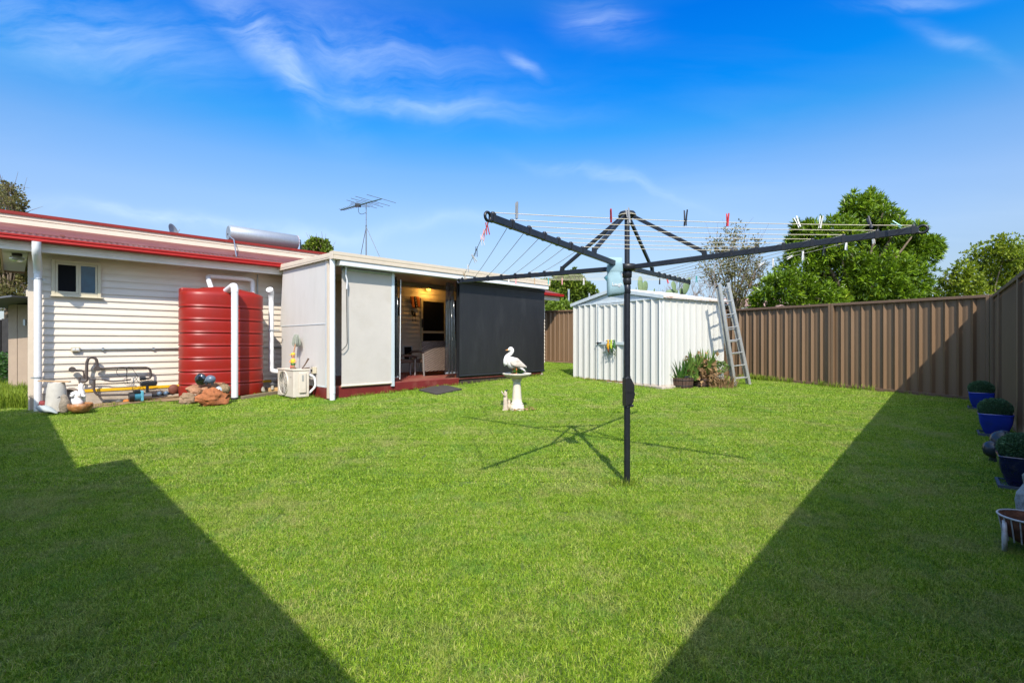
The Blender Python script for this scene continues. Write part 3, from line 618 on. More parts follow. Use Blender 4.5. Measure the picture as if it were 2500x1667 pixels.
m = MB(HF.M); m.box((xa+.06, 10.74, zc_+.06), (xb-.05, 10.86, zc_+.12)); m.build('terminal_box', M_blk, t, bevel=.01)
m = MB(HF.M); m.box((xb-.04, 10.73, zc_-.08), (xb-.0, 10.87, zc_+.10)); m.build('bracket', mat('pale_teal_enamel', (.10,.36,.46), .4), t, bevel=.008)
MB(HF.M).tube([(xb, 10.8, zc_), (xc, 10.8, zc_)], .066, 18).build('pump_head', mat('bronze_steel', (.22,.20,.19), .35, .7, var=.2), t)
MB(HF.M).tube([(xb+.06, 10.8, zc_+.05), (xb+.06, 10.8, zc_+.20)], .022, 12).build('outlet', M_blk, t)
MB(HF.M).tube([(xc, 10.8, zc_+.0), (xc+.42, 10.85, zc_+.03)], .026, 12).build('inlet_pipe', M_blk, t)
for k in range(3): MB(HF.M).ell((xc+.12+.10*k, 10.79, zc_+.03), (.04,.045,.042), 12).build('inlet_union', mat('blue_grey_fitting', (.08,.13,.20), .4), t)
# round rusty float valve left of the tank
c_ = hp(424, 950, 10.75); MB(HF.M).ell(c_, (.085,.05,.09), 16, .04, 3).build('rusty_valve_cover', mat('rusty_iron', (.17,.05,.03), .7, var=.3, dirt=(.30,.12,.05), damt=.6, dscale=12, bump=.3)); tag(COL.objects['rusty_valve_cover'], 'round rusty brown valve cover left of the red tank', 'valve cover')

# AC condenser: local box against the patio side sheet
ax0, ax1, ay0, ay1 = 3.50, 3.78, 8.87, 9.62; az0 = hg(3.5, 9.1) + .03; az1 = .70
M_ac = mat('beige_ac_enamel', (.60,.54,.45), .42, var=.05, dirt=(.45,.37,.27), damt=.4, dscale=4)
ac = thing('air_conditioner_unit', 'beige air conditioner condenser on the grass against the patio side wall', 'air conditioner', HF.w(3.64, 9.2, az0))
m = MB(HF.M); m.box((ax0, ay0, az0), (ax1, ay1, az1)); m.build('casing', M_ac, ac, bevel=.012)
m = MB(HF.M); m.box((ax0-.012, ay0-.012, az1-.012), (ax1+.012, ay1+.012, az1+.012)); m.build('lid', M_ac, ac, bevel=.008)
fc = (ax0-.004, ay0+.45, (az0+az1)/2)
m = MB(HF.M); rr = .215
ring = [(ax0-.006, fc[1]+rr*math.cos(a/40*6.283), fc[2]+rr*math.sin(a/40*6.283)) for a in range(41)]; m.tube(ring, .010, 6)
for k in range(1, 9): m.tube([(ax0-.010, fc[1]+rr*k/9*math.cos(a/32*6.283), fc[2]+rr*k/9*math.sin(a/32*6.283)) for a in range(33)], .0025, 4)
for k in range(12): m.tube([(ax0-.008, fc[1], fc[2]), (ax0-.008, fc[1]+rr*math.cos(k/12*6.283), fc[2]+rr*math.sin(k/12*6.283))], .003, 4)
m.build('fan_grille', M_ac, ac)
m = MB(HF.M); m.tube([(ax0-.002, fc[1], fc[2]), (ax0-.0005, fc[1], fc[2])], rr, 36); m.build('fan_shade_disc', M_dark, ac)  # flat black disc paints the shade inside the casing
m = MB(HF.M)
for k in range(3):
    a = k*2.094; vs = []
    for i in range(6):
        r_ = .03 + .165*i/5; w_ = .25 + .5*i/5
        vs += [(ax0-.003, fc[1]+r_*math.cos(a-w_/2), fc[2]+r_*math.sin(a-w_/2)), (ax0-.012, fc[1]+r_*math.cos(a+w_/2), fc[2]+r_*math.sin(a+w_/2))]
    m.add(vs, [(2*i, 2*i+1, 2*i+3, 2*i+2) for i in range(5)], True)
m.build('fan_blades', mat('grey_fan_plastic', (.35,.34,.32), .4), ac)
m = MB(HF.M); m.box((ax0+.095, ay0-.026, az0+.08), (ax0+.215, ay0-.005, az0+.44)); m.build('service_cover', M_ac, ac, bevel=.008)
m = MB(HF.M)
m.box((ax0+.14, ay0-.03, az0+.29), (ax0+.17, ay0-.0265, az0+.40)); m.build('data_label', mat('grey_label', (.30,.30,.28), .6), ac)
tv, tf = text_mesh('inverter', .030); m = MB(HF.M); m.add([(ax0-.002-.0, ay0+.13-v.x*.9, az0+.36+v.y) for v in tv], tf); m.build('badge', M_blk, ac)
for yy in (ay0+.08, ay1-.10):
    m = MB(HF.M); m.box((ax0+.0, yy, az0-.05), (ax1, yy+.05, az0)); m.build('foot', M_blk, ac)
for k in range(3):
    MB(HF.M).tube(bend_path([(ax1, ay0+.06+.03*k, az0+.40-.02*k), (ax1+.10, ay0+.02, az0+.36), (ax1+.13, ay0+.01+.02*k, az0+.18), (ax1+.02, ay0+.05, az0+.06)], .08), .013 if k else .022, 8).build('pipe', M_white, ac)
# isolator on the side sheet
q = HF.x_(768, 905, ps0-.01)
t = thing('isolator_switch', 'small cream isolator switch on the patio side sheet behind the air conditioner', 'switch', HF.w(ps0, q.y, q.z))
m = MB(HF.M); m.box((ps0-.06, q.y-.05, q.z-.05), (ps0+.01, q.y+.05, q.z+.07)); m.build('box', MATS['aged_cream_plastic'], t, bevel=.008)
m = MB(HF.M); m.tube([(ps0-.06, q.y, q.z+.01), (ps0-.08, q.y, q.z+.01)], .02, 12); m.build('knob', M_blk, t)
MB(HF.M).tube(bend_path([(ps0-.02, q.y, q.z-.05), (ps0-.03, q.y-.03, q.z-.25), (ps0-.05, q.y+.03, q.z-.45)], .05), .012, 6).build('conduit', M_blk, t)
# mop leaning head-up on the unit
t = thing('mop', 'string mop with an orange and red handle leaning head up above the air conditioner', 'mop', HF.w(3.62, 9.3, az1))
b0 = Vector((3.63, 9.33, az1+.015)); b1 = Vector(HF.x_(724, 826, ps0-.10)); b1.x = ps0-.10
mid = b0.lerp(b1, .45); MB(HF.M).tube([b0.lerp(b1, .12), mid], .012, 8).build('handle_sleeve', mat('blue_grey_plastic', (.13,.16,.20), .5), t)
MB(HF.M).tube([b0, b0.lerp(b1, .12)], .014, 8).build('handle_grip', mat('red_plastic', (.45,.02,.02), .4), t)
MB(HF.M).tube([mid, b1], .011, 8).build('handle', mat('orange_brown_wood', (.30,.12,.04), .6), t)
m = MB(HF.M)
for k in range(110):
    a = random.random()*6.28; r_ = random.uniform(.02, .085); tp = b1 + Vector((0, 0, random.uniform(.05, .08)))
    m.tube([b1 + Vector((0,0,-.01)), tp + Vector((r_*.4*math.cos(a), r_*.8*math.sin(a), 0)), tp + Vector((r_*.7*math.cos(a), r_*1.2*math.sin(a), -.07)), tp + Vector((r_*.9*math.cos(a), r_*1.5*math.sin(a), -random.uniform(.16, .22)))], .0055, 5)
m.build('mop_head', mat('grey_green_cotton', (.33,.35,.29), .95, var=.25, vscale=40), t)
# garden gnome-like figurine on the unit
c0 = Vector(HF.w(3.60, 9.14, az1+.012)); 
t = thing('garden_figurine', 'small garden figurine in a yellow cap and yellow top on the air conditioner', 'figurine', c0)
MB().lathe([(.0,0),(.05,0),(.055,.01),(.045,.025),(0,.03)], c0, 16).build('base', mat('brown_pottery', (.16,.09,.05), .6), t)
skin = mat('painted_skin', (.55,.26,.15), .5); yel = mat('yellow_figurine_paint', (.72,.46,.02), .4); grn = mat('green_figurine_paint', (.04,.15,.03), .4)
m = MB(); m.loft([(c0+Vector((0,0,z)), (r_,0,0), (0,r_,0)) for z, r_ in ((.02,.022),(.05,.030),(.09,.036),(.13,.038),(.16,.034),(.19,.022),(.20,.018),(.215,.030),(.24,.036),(.265,.030),(.28,.012))]); m.build('body', skin, t)
m = MB(); m.loft([(c0+Vector((0,0,z)), (r_,0,0), (0,r_,0)) for z, r_ in ((.10,.041),(.13,.043),(.16,.040),(.185,.030))]); m.build('shirt', yel, t)
m = MB(); m.loft([(c0+Vector((0,0,z)), (r_,0,0), (0,r_,0)) for z, r_ in ((.065,.034),(.08,.040),(.105,.042))]); m.build('shorts', grn, t)
m = MB(); m.ell(c0+Vector((0,0,.268)), (.040,.040,.028), 14); m.ell(c0+Vector((-.03,-.02,.257)), (.032,.026,.006), 12); m.build('cap', yel, t)
m = MB(); m.ell(c0+Vector((.024,-.028,.234)), (.006,.005,.007), 8); m.ell(c0+Vector((-.020,-.030,.234)), (.006,.005,.007), 8); m.build('eyes', M_blk, t)
m = MB(); m.tube([c0+Vector((.038,0,.17)), c0+Vector((.058,-.01,.13)), c0+Vector((.03,-.035,.11))], [.012,.011,.009], 8); m.tube([c0+Vector((-.038,0,.17)), c0+Vector((-.058,-.01,.13)), c0+Vector((-.03,-.035,.11))], [.012,.011,.009], 8); m.build('arms', skin, t)
c1 = HF.w(3.70, 9.0, az1+.01); m = MB(); m.tube([c1, c1+Vector((.05,.05,.10)), c1+Vector((.09,.08,.19))], [.010,.012,.018], 8); m.tube([c1, c1+Vector((.10,.10,.02))], .010, 8); o = m.build('small_garden_tool', mat('dark_brown_wood', (.09,.05,.03), .7)); tag(o, 'short dark hand tool propped beside the yellow capped figurine', 'hand tool')

# rocks and ornaments by the tank
def zc3(X, Y): return (420 + X/8.4, 880 + Y/8.4)
def rock(name, label, px, py, base, r, colr, dirtc, yaw, seed, tilt=0, ns=1.6, nz=.20, mt=None, group=None):
    p = gnd(px, base); z0 = p.z; t_ = p.y; c = at(px, py, t_); c.z = max(c.z, 0)
    rot = Matrix.Rotation(R(yaw), 3, 'Z') @ Matrix.Rotation(R(tilt), 3, 'Y')
    m = MB(); m.ell(c, r, 64, nz, ns, seed=seed, rot=rot, smooth=False)
    for i_, v_ in enumerate(m.V):                       # broken, bedded faces
        q_ = Vector(v_) - c; s_ = 1 + .10*noise.noise(Vector((q_.x*6+seed, q_.y*6, q_.z*22))) + .07*noise.noise(q_*26) + .12*noise.cell(Vector((q_.x*5+seed, q_.y*5, q_.z*7))) - .06
        m.V[i_] = tuple(c + q_*s_)
    o = m.build(name, mt or mat('rock_%d' % seed, colr, .85, var=.35, vscale=9, bump=.9, bscale=22, dirt=dirtc, damt=.7, dscale=5)); o.name = name
    return tag(o, label, 'rock', group)
rg = 'rocks piled in front of the tank'
rock('rock', 'large orange sandstone rock in front of the red tank, lower right of the pile', 519, 974, 990, (.235,.17,.16), (.33,.11,.035), (.12,.055,.035), 40, 3, 6, group=rg)
rock('rock', 'long flat striped brown rock lying on top of the pile by the red tank', 507, 950, 980, (.29,.17,.105), (.30,.15,.08), (.50,.34,.22), 30, 5, 0, group=rg)
rock('rock', 'small broken rock with a white face at the left of the pile', 460, 976, 986, (.16,.14,.13), (.26,.17,.10), (.62,.58,.50), 20, 8, 0, ns=2.2, group=rg)
# dark glazed plaque and grey armadillo-like stones are ornaments
def orn(name, label, cat, px, base_row, onrow=None): return None
tt = gnd(493, 985).y + .05
c = at(490, 926, tt); m = MB(); m.ell(c, (.10,.055,.108), 20, .05, 2.5, seed=2); o = m.build('black_glazed_ornament', mat('black_glaze', (.006,.007,.007), .10, var=.5, coat=.8, spec=.8, dirt=(.02,.035,.03), damt=.8, dscale=12)); tag(o, 'shiny black oval ornament standing on the flat brown rock', 'ornament')
c = at(514, 926, tt)
t = thing('echidna_ornament', 'blue grey domed animal ornament beside the shiny black oval one', 'ornament', c - Vector((0,0,.09)))
gr = mat('blue_grey_glaze', (.10,.14,.19), .35, var=.3, vscale=20, coat=.3)
m = MB(); m.ell(c, (.083,.07,.075), 18, .04, 4, seed=4); m.build('body', gr, t)
m = MB(); m.loft([(c+Vector((-.055,-.02,-.01)), (0,.040,0), (0,0,.040)), (c+Vector((-.075,-.03,-.035)), (0,.022,0), (0,0,.020)), (c+Vector((-.090,-.035,-.05)), (0,.010,0), (0,0,.010))], 10); m.build('snout', gr, t)
for dx in (-.05, .05): MB().tube([c+Vector((dx,-.03,-.05)), c+Vector((dx,-.035,-.09))], .02, 8).build('leg', M_blk, t)
c = at(534, 952, tt-.22)
t = thing('parrot_figurine', 'small blue and white parrot head ornament tucked beside the flat rock', 'ornament', c - Vector((0,0,.06)))
bw = mat('blue_white_glaze', (.42,.52,.62), .3, var=.6, vscale=30)
m = MB(); m.ell(c, (.06,.05,.055), 14, .12, 5, seed=6); m.build('head', bw, t)
m = MB(); m.loft([(c+Vector((-.03,-.035,-.01)), (.02,0,0), (0,0,.022)), (c+Vector((-.055,-.06,-.025)), (.014,0,0), (0,0,.014)), (c+Vector((-.058,-.062,-.055)), (.004,0,0), (0,0,.004))], 8); m.build('beak', M_blk, t)
m = MB(); m.tube([c+Vector((0,0,-.04)), c+Vector((.01,0,-.085))], .025, 8); m.build('foot', mat('orange_red_glaze', (.50,.08,.02), .4), t)
c = at(548, 950, tt-.15)
m = MB(); m.ell(c, (.09,.08,.085), 24, .22, 7, seed=11); o = m.build('coral_stone', mat('speckled_coral_stone', (.24,.17,.09), .9, var=.5, vscale=35, bump=1, bscale=30, dirt=(.05,.035,.02), damt=.8, dscale=30)); tag(o, 'speckled brown coral-like stone right of the parrot ornament', 'stone')
# seated stone animal, timber edging, little pagoda
tt = gnd(633, 966).y + .25; c = at(636, 946, tt)
t = thing('stone_frog_statue', 'seated grey stone animal statue beside the tank near the patio', 'statue', c - Vector((0,0,.1)))
st = mat('grey_cast_stone', (.36,.33,.27), .9, var=.2, vscale=20, bump=.6, bscale=50)
m = MB(); m.loft([(c+Vector((x, 0, z)), (0, w_, 0), (-.3*h, 0, h)) for x, z, w_, h in ((.085,-.055,.02,.02),(.06,-.04,.06,.06),(.01,-.01,.07,.08),(-.03,.03,.055,.062),(-.055,.055,.045,.045),(-.085,.05,.03,.03),(-.105,.04,.010,.012))], 14); m.build('body', st, t)
for s_ in (-1, 1):
    MB().ell(c+Vector((-.055, .022*s_, .10)), (.014,.012,.02), 10).build('ear', st, t)
    MB().loft([(c+Vector((-.035,.045*s_,-.0)), (.02,0,0), (0,.018,0)), (c+Vector((-.06,.05*s_,-.06)), (.018,0,0), (0,.016,0)), (c+Vector((-.085,.05*s_,-.085)), (.022,0,0), (0,.014,0))], 8).build('leg', st, t)
m = MB(); c = at(665, 938, tt+.1); t = thing('stone_lantern', 'tiny stone pagoda lantern on the bricks beside the seated animal statue', 'ornament', c - Vector((0,0,.1)))
m.lathe([(.035,-.10),(.03,-.02),(.022,0)], c, 4); m.build('body', st, t); MB().lathe([(.055,.0),(.03,.025),(.0,.05)], c, 4).build('roof', mat('dark_stone', (.06,.065,.07), .7), t)
a, b = gnd(590, 976), gnd(676, 963); m = MB(); m.bar(a+Vector((0,0,.03)), b+Vector((0,0,.035)), .07, .075); o = m.build('timber_edging', mat('weathered_sleeper', (.20,.15,.09), .9, var=.35, vscale=9, bump=.7, bscale=30, stretch=(1,5,5)), bevel=.008); tag(o, 'weathered timber garden edging on the grass right of the white pipe', 'edging')
m = MB(); c = gnd(655, 962)+Vector((.05,.25,.03)); m.box((-.15,-.09,0),(.15,.09,.075), Matrix.Translation(c)@Matrix.Rotation(R(20),4,'Z')); o = m.build('broken_brick', mat('yellow_brick', (.42,.25,.10), .85, var=.3, bump=.5), bevel=.01); tag(o, 'pale yellow brick under the stone lantern', 'brick')

# ornaments on the slab at the house corner
a, b = gnd(95, 1004), gnd(222, 992)
m = MB(); pts = [gnd(95,1004), gnd(150,1002), gnd(223,993), HF.w(1.35, 11.05), HF.w(.25, 11.05)]
m.prism([(p.x, p.y) for p in pts], .0, .135); o = m.build('concrete_slab', M_conc, bevel=.01); tag(o, 'rough edged concrete slab carrying the ornaments at the left house corner', 'slab')
sz = .135
def onslab(px, t_): r_ = ray(px, 0); return Vector((r_.x*t_, t_, sz))
c = onslab(138, 7.62)
t = thing('concrete_cone_pot', 'tall pale concrete cone with a split timber board across its top', 'concrete pot', c)
mc_ = mat('pale_concrete', (.47,.45,.40), .85, var=.15, bump=.3, dirt=(.3,.27,.22), damt=.5, dscale=5)
MB().lathe([(.14,0),(.138,.02),(.118,.32),(.100,.43),(.096,.44),(.085,.44),(.08,.40),(0,.40)], c, 28).build('cone', mc_, t)
m = MB(); m.box((-.21,-.025,.0),(.20,.03,.016), Matrix.Translation(c+Vector((0,-.03,.452)))@Matrix.Rotation(R(3),4,'Y')@Matrix.Rotation(R(12),4,'Z')); o = m.build('timber_board', mat('split_timber', (.45,.29,.15), .8, var=.3, stretch=(1,8,8))); tag(o, 'short split timber board lying on the concrete cone', 'board')
c = onslab(113, 7.35)+Vector((0,0,.055))
t = thing('stone_dove', 'pale blue grey stone dove on the slab below the corner downpipe', 'statue', c)
sd = mat('pale_blue_grey_stone', (.34,.38,.38), .8, var=.15, bump=.3)
MB().loft([(c+Vector((x,y_,z)), (w_*.3,w_,0), (0,0,h)) for x, y_, z, w_, h in ((.16,.0,-.05,.015,.008),(.10,0,-.02,.035,.02),(.04,0,.0,.055,.045),(-.03,0,.01,.062,.058),(-.08,0,.02,.045,.042),(-.105,0,.035,.034,.034),(-.13,0,.035,.022,.022),(-.155,0,.025,.006,.006))], 14).build('body', sd, t)
c = onslab(157, 7.42)
t = thing('owl_statue', 'mottled grey brown bird statue standing right of the concrete cone', 'statue', c)
ob = mat('mottled_grey_brown', (.25,.21,.16), .85, var=.5, vscale=35, bump=.5, bscale=40)
MB().loft([(c+Vector((x,0,z)), (r_,0,0), (0,r_*.9,0)) for x, z, r_ in ((0,.0,.05),(0,.03,.055),(.0,.09,.07),(.01,.15,.068),(.01,.20,.05),(.0,.235,.045),(-.005,.26,.035),(-.01,.275,.01))], 14).build('body', ob, t)
MB().loft([(c+Vector((-.03,-.045,.24)), (.01,0,0), (0,0,.01)), (c+Vector((-.05,-.065,.228)), (.002,0,0), (0,0,.002))], 6).build('beak', M_blk, t)
c = onslab(171, 7.85)+Vector((0,.0,.20)); m = MB(); m.lathe([(.13,-.02),(.14,0),(.13,.02),(.10,.022),(.09,.0),(.0,.0)], (0,0,0), 24, M=Matrix.Translation(c)@Matrix.Rotation(R(75),4,'X')@Matrix.Rotation(R(15),4,'Y')); o = m.build('leaning_dish', mat('brown_grey_dish', (.17,.13,.10), .6)); tag(o, 'brown round dish leaning on the wall behind the bird statue', 'dish')
c = onslab(187, 7.55)
t = thing('white_dog_statue', 'white painted puppy statue sitting in a woven brown basket', 'statue', c)
wd_ = mat('white_painted_plaster', (.74,.72,.68), .5, var=.15, dirt=(.35,.25,.18), damt=.4, dscale=12)
MB().loft([(c+Vector((x,0,z)), (r_,0,0), (0,r_*.85,0)) for x, z, r_ in ((0,.08,.08),(0,.15,.085),(-.01,.20,.06),(-.015,.22,.05),(-.015,.26,.062),(-.015,.30,.045),(-.015,.315,.01))], 14).build('body', wd_, t)
MB().ell(c+Vector((-.02,-.065,.245)), (.028,.03,.02), 10).build('muzzle', wd_, t)
for s_ in (-1, 1):
    MB().ell(c+Vector((-.015+.06*s_, -.0, .255)), (.016,.022,.04), 10).build('ear', wd_, t)
    MB().ell(c+Vector((-.015+.024*s_, -.058, .268)), (.007,.005,.008), 8).build('eye', M_blk, t)
MB().ell(c+Vector((-.02,-.095,.25)), (.008,.006,.006), 8).build('nose', M_blk, t)
c2 = onslab(196, 7.50)
m = MB(); m.lathe([(.09,0),(.13,.03),(.155,.09),(.15,.13),(.135,.135),(.12,.09),(0,.07)], c2, 30); o = m.build('woven_basket', mat('glazed_brown_basket', (.36,.15,.05), .45, var=.6, vscale=18, bump=1, bscale=18, dirt=(.55,.36,.2), damt=.6, dscale=15)); tag(o, 'bumpy glazed orange brown basket ornament holding the white puppy statue', 'basket')
c = onslab(199, 7.75); t = thing('white_dove_figurine', 'small white figurine with a bird behind the woven basket', 'figurine', c)
MB().loft([(c+Vector((x,0,z)), (r_,0,0), (0,r_,0)) for x, z, r_ in ((0,.0,.05),(0,.18,.05),(.0,.28,.045),(-.01,.34,.03),(-.01,.38,.036),(-.01,.41,.02),(-.01,.42,.005))], 12).build('body', wd_, t)
MB().ell(c+Vector((.07,-.06,.22)), (.05,.03,.03), 10, .1, 5).build('bird', wd_, t)
c = onslab(107, 7.7); m = MB(); m.ell(c+Vector((0,0,.10)), (.07,.05,.05), 18, .35, 9, seed=3); m.tube([c, c+Vector((0,0,.09))], .05, 12); o = m.build('red_flower_ornament', mat('dark_red_flowers', (.22,.03,.03), .7, var=.6, vscale=30)); tag(o, 'small dark red flower ornament behind the corner downpipe', 'ornament')
for px, py_, nm, lb, col_ in ((257, 981, 'black_disc', 'flat black plastic disc on the soil by the house wall', (.012,.012,.012)), (287, 979, 'grey_stone', 'small grey stone between the black disc and the pump', (.10,.105,.10)), (306, 978, 'orange_cap', 'small orange plastic cap beside the pump', (.55,.18,.03))):
    p = gnd(px, py_+4); m = MB(); m.ell(p+Vector((0,.04,.02)), (.085 if 'disc' in nm else .06, .06, .018 if 'disc' in nm else .03), 16, .0 if 'disc' in nm else .2, 3, seed=1); o = m.build(nm, mat(nm+'_mat', col_, .5)); tag(o, lb, nm.split('_')[-1])
# soil strip along the wall
m = MB(HF.M); n = 24
m.strip([i/n for i in range(n+1)], lambda u: (.3+3.5*u, 10.55+.10*math.sin(u*23)+(-.25 if u > .45 else 0)*min(1,(u-.45)*8), hg(.3+3.5*u, 10.4)+.012), lambda u: (.3+3.5*u, hw, hg(.3+3.5*u, 11)+.016))
struct(m.build('soil_path', mat('dry_soil', (.26,.17,.09), .95, var=.3, vscale=10, bump=.6, bscale=30), solid=0))

# ------------------------------------------------------------------ on the roof
c = Vector(at(645, 581, 17.95)); half = 1.16
d = HF.ex
t = thing('solar_hot_water_tank', 'silver cylindrical hot water tank lying along the roof ridge', 'hot water tank', c - Vector((0,0,.3)))
m = MB(); m.tube([c-d*half, c-d*(half-.02), c+d*(half-.02), c+d*half], [.255,.27,.27,.255], 36); m.build('cylinder', mat('ribbed_galvanised_shell', (.36,.39,.43), .42, .5, var=.12, vscale=3, stretch=(12,12,1)), t)
m = MB(); m.tube([c-d*(half+.03), c-d*(half-.0)], [.24,.26], 36); m.build('end_cap', mat('grey_blue_cap', (.20,.25,.30), .5), t)
m = MB(); m.tube([c-d*(half+.045)+Vector((0,0,-.05)), c-d*(half+.02)+Vector((0,0,-.05))], .03, 10); m.build('end_valve', M_blk, t)
m = MB(); m.tube([c+d*half, c+d*(half+.01)], .268, 36); m.build('end_ring', mat('pinkish_ring', (.50,.36,.38), .5), t)
for k in (0, 1):
    MB().tube(bend_path([c+d*(half)+Vector((0,0,.12-.1*k)), c+d*(half+.16+.0*k)+Vector((0,0,.12-.1*k)), c+d*(half+.2-.07*k)+Vector((0,0,-.45))], .04), .016, 8).build('pipe', M_blk, t)
for s_ in (-.7, .7):
    m = MB(); m.tube([c+d*s_+Vector((0,0,-.2)), c+d*s_+Vector((0,0,-.55))], .03, 8); m.build('support', M_gal, t)
p0 = HF.w(*HF.y_(571, 590, 11.9).xyz[:2], HF.y_(571, 590, 11.9).z); p1 = HF.w(*HF.y_(577, 630, 10.7).xyz[:2], HF.y_(577, 630, 10.7).z)
m = MB(); m.tube([c-d*half+Vector((0,0,-.1)), p0+Vector((0,0,.04)), p1+Vector((0,0,.03))], .012, 6); o = m.build('roof_cable', M_gal); tag(o, 'grey cable hanging from the roof tank down over the red gutter', 'cable')
c = Vector(at(419, 566, 15.5)); t = thing('satellite_dish', 'grey satellite dish showing above the roof ridge', 'satellite dish', c-Vector((0,0,.3)))
Mr = Matrix.Translation(c)@Matrix.Rotation(R(12),4,'Z')@Matrix.Rotation(R(74),4,'Y')@Matrix.Rotation(R(8),4,'X')
MB().lathe([(.0,.0),(.09,.009),(.16,.03),(.24,.068),(.244,.068),(.16,.022),(.09,.002),(0,-.006)], (0,0,0), 32, M=Mr).build('dish', mat('grey_dish_paint', (.25,.27,.29), .5), t)
MB().tube([c, c+Vector((-.05,.1,-.5))], .03, 10).build('mast', M_gal, t)
MB().tube([c+Vector((.05,0,-.2)), Mr@Vector((0,0,.25))], .012, 8).build('feed_arm', M_gal, t)
# antenna
tm = 16.0; base = Vector(at(894, 640, tm)); topz = at(894, 500, tm).z
t = thing('tv_antenna', 'many element tv antenna on a guyed steel mast above the patio roof', 'antenna', base)
gm = mat('dull_steel', (.18,.21,.24), .5, .5)
MB().tube([base+Vector((0,0,-.3)), Vector((base.x, base.y, at(894, 550, tm).z))], .022, 10).build('lower_mast', gm, t)
MB().tube([Vector((base.x, base.y, at(894, 556, tm).z)), Vector((base.x, base.y, topz+.03))], .014, 8).build('upper_mast', gm, t)
jz = at(894, 554, tm).z
for px in (880, 930):
    e = at(px, 627 if px < 900 else 634, tm + (.6 if px < 900 else -.4)); MB().tube([Vector((base.x, base.y, jz)), e], .010, 6).build('guy_strut', gm, t)
A = at(832, 517, 16.65); B = at(932, 490, 15.35); A.z = B.z = topz
bd = (A-B).normalized(); el = Vector((bd.y, -bd.x, 0)).normalized(); el = el if el.y > 0 else -el
m = MB(); m.tube([B, A], .016, 8); m.tube([B.lerp(A,.1), A], .022, 5); m.build('boom', mat('green_grey_boom', (.05,.12,.12), .5), t)
for f_, hl in ((.0,.56),(.20,.66),(.33,.62),(.46,.58),(.27,.34),(.40,.32),(.50,.36),(.56,.30),(.62,.20),(.68,.16),(.74,.14),(.80,.13),(.86,.12),(.92,.11),(.97,.11)):
    p = B.lerp(A, f_); MB().tube([p-el*hl, p+el*hl], .0085, 5).build('element', gm, t)
p = B.lerp(A, .55); MB().tube(bend_path([p+Vector((0,0,-.03)), p+Vector((0,0,-.25)), p.lerp(base,.0)+Vector((.15,-.1,-.33)), Vector((base.x,base.y,topz-.25))], .12), .008, 6).build('coax_cable', M_blk, t)
m = MB(); m.box((-.1,-.04,-.05),(.08,.04,.05), Matrix.Translation(p)); m.build('dipole_box', M_blk, t)

# ------------------------------------------------------------------ under the patio
q = HF.y_(1046, 705, hw-.14); pp = HF.w(q.x, hw-.14, q.z)
t = thing('wall_lamp', 'lit yellow bulb in a twin lamp holder above the screen door', 'lamp', pp)
MB().ell(pp, (.062,.062,.066), 18).build('bulb', mat('lit_yellow_bulb', (.9,.6,.05), .4, emit=((1.0,.60,.06), 3.0)), t)
q2 = HF.y_(1032, 698, hw-.12); p2 = HF.w(q2.x, hw-.12, q2.z); MB().tube([p2+Vector((.02,.05,.02)), p2+Vector((-.02,-.05,-.02))], [.035,.06], 14).build('unlit_bulb', mat('dark_red_bulb', (.06,.01,.01), .3), t)
MB().tube([p2, p2.lerp(pp,.5)+Vector((.04,.06,.06)), pp], .02, 8).build('lamp_holder', M_blk, t)
pl = bpy.data.lights.new('wall_lamp_light', 'POINT'); pl.energy = 15; pl.color = (1,.50,.10); pl.shadow_soft_size = .08
po = bpy.data.objects.new('lamp_light', pl); COL.objects.link(po); po.parent = t; po.location = HF.ey * -.11
# hanging banner
c4 = [HF.y_(px, py_, hw-.06) for px, py_ in ((1001, 723), (1023, 724), (1026, 751), (1007, 752))]
t = thing('wall_banner', 'small orange cloth banner with a black centre stripe on the wall beside the door', 'banner', HF.w(c4[0].x, hw-.06, c4[2].z))
def lerp4(u, v): a_ = c4[0].lerp(c4[1], u); b_ = c4[3].lerp(c4[2], u); p = a_.lerp(b_, v); return Vector((p.x, hw-.06-.012*math.sin(u*6+v*4), p.z))
for nm, u0, u1, mt in (('left_panel', 0, .36, 'o'), ('centre_stripe', .36, .66, 'k'), ('right_panel', .66, 1, 'o')):
    m = MB(HF.M); vs = [lerp4(u0+(u1-u0)*i/4, j/8) for j in range(9) for i in range(5)]; m.add(vs, [(j*5+i, j*5+i+1, (j+1)*5+i+1, (j+1)*5+i) for j in range(8) for i in range(4)], True)
    m.build(nm, mat('orange_cloth', (.48,.14,.03), .9) if mt == 'o' else mat('black_cloth', (.015,.012,.01), .9), t, solid=.004)
for k in range(4):
    m = MB(HF.M); v_ = lerp4(.51, .14+.24*k); m.ell((v_.x, hw-.085, v_.z), (.014,.004,.022), 8, .3, 4, seed=k); m.build('white_motif', mat('white_cloth', (.6,.55,.5), .9), t)
q = HF.y_(1011, 768, hw-.08)
t = thing('metal_wall_bell', 'dark cast metal bell with dangling weights on the wall below the banner', 'bell', HF.w(q.x, hw-.08, q.z-.12))
bm_ = mat('cast_iron', (.012,.011,.010), .55)
MB(HF.M).lathe([(.0,.05),(.02,.045),(.03,.0),(.05,-.04),(.055,-.045),(0,-.045)], (q.x+.01, hw-.10, q.z), 14).build('bell', bm_, t)
m = MB(HF.M); m.bar((q.x-.06, hw-.03, q.z+.09), (q.x+.04, hw-.10, q.z+.05), .03, .02); m.ell((q.x-.03, hw-.05, q.z+.05), (.035,.012,.06), 12, .35, 4, seed=5); m.build('bracket', bm_, t)
for dx in (-.045, .03): MB(HF.M).tube([(q.x+dx, hw-.09, q.z-.03), (q.x+dx, hw-.09, q.z-.14), (q.x+dx, hw-.09, q.z-.17)], [.004,.004,.012], 6).build('weight', bm_, t)
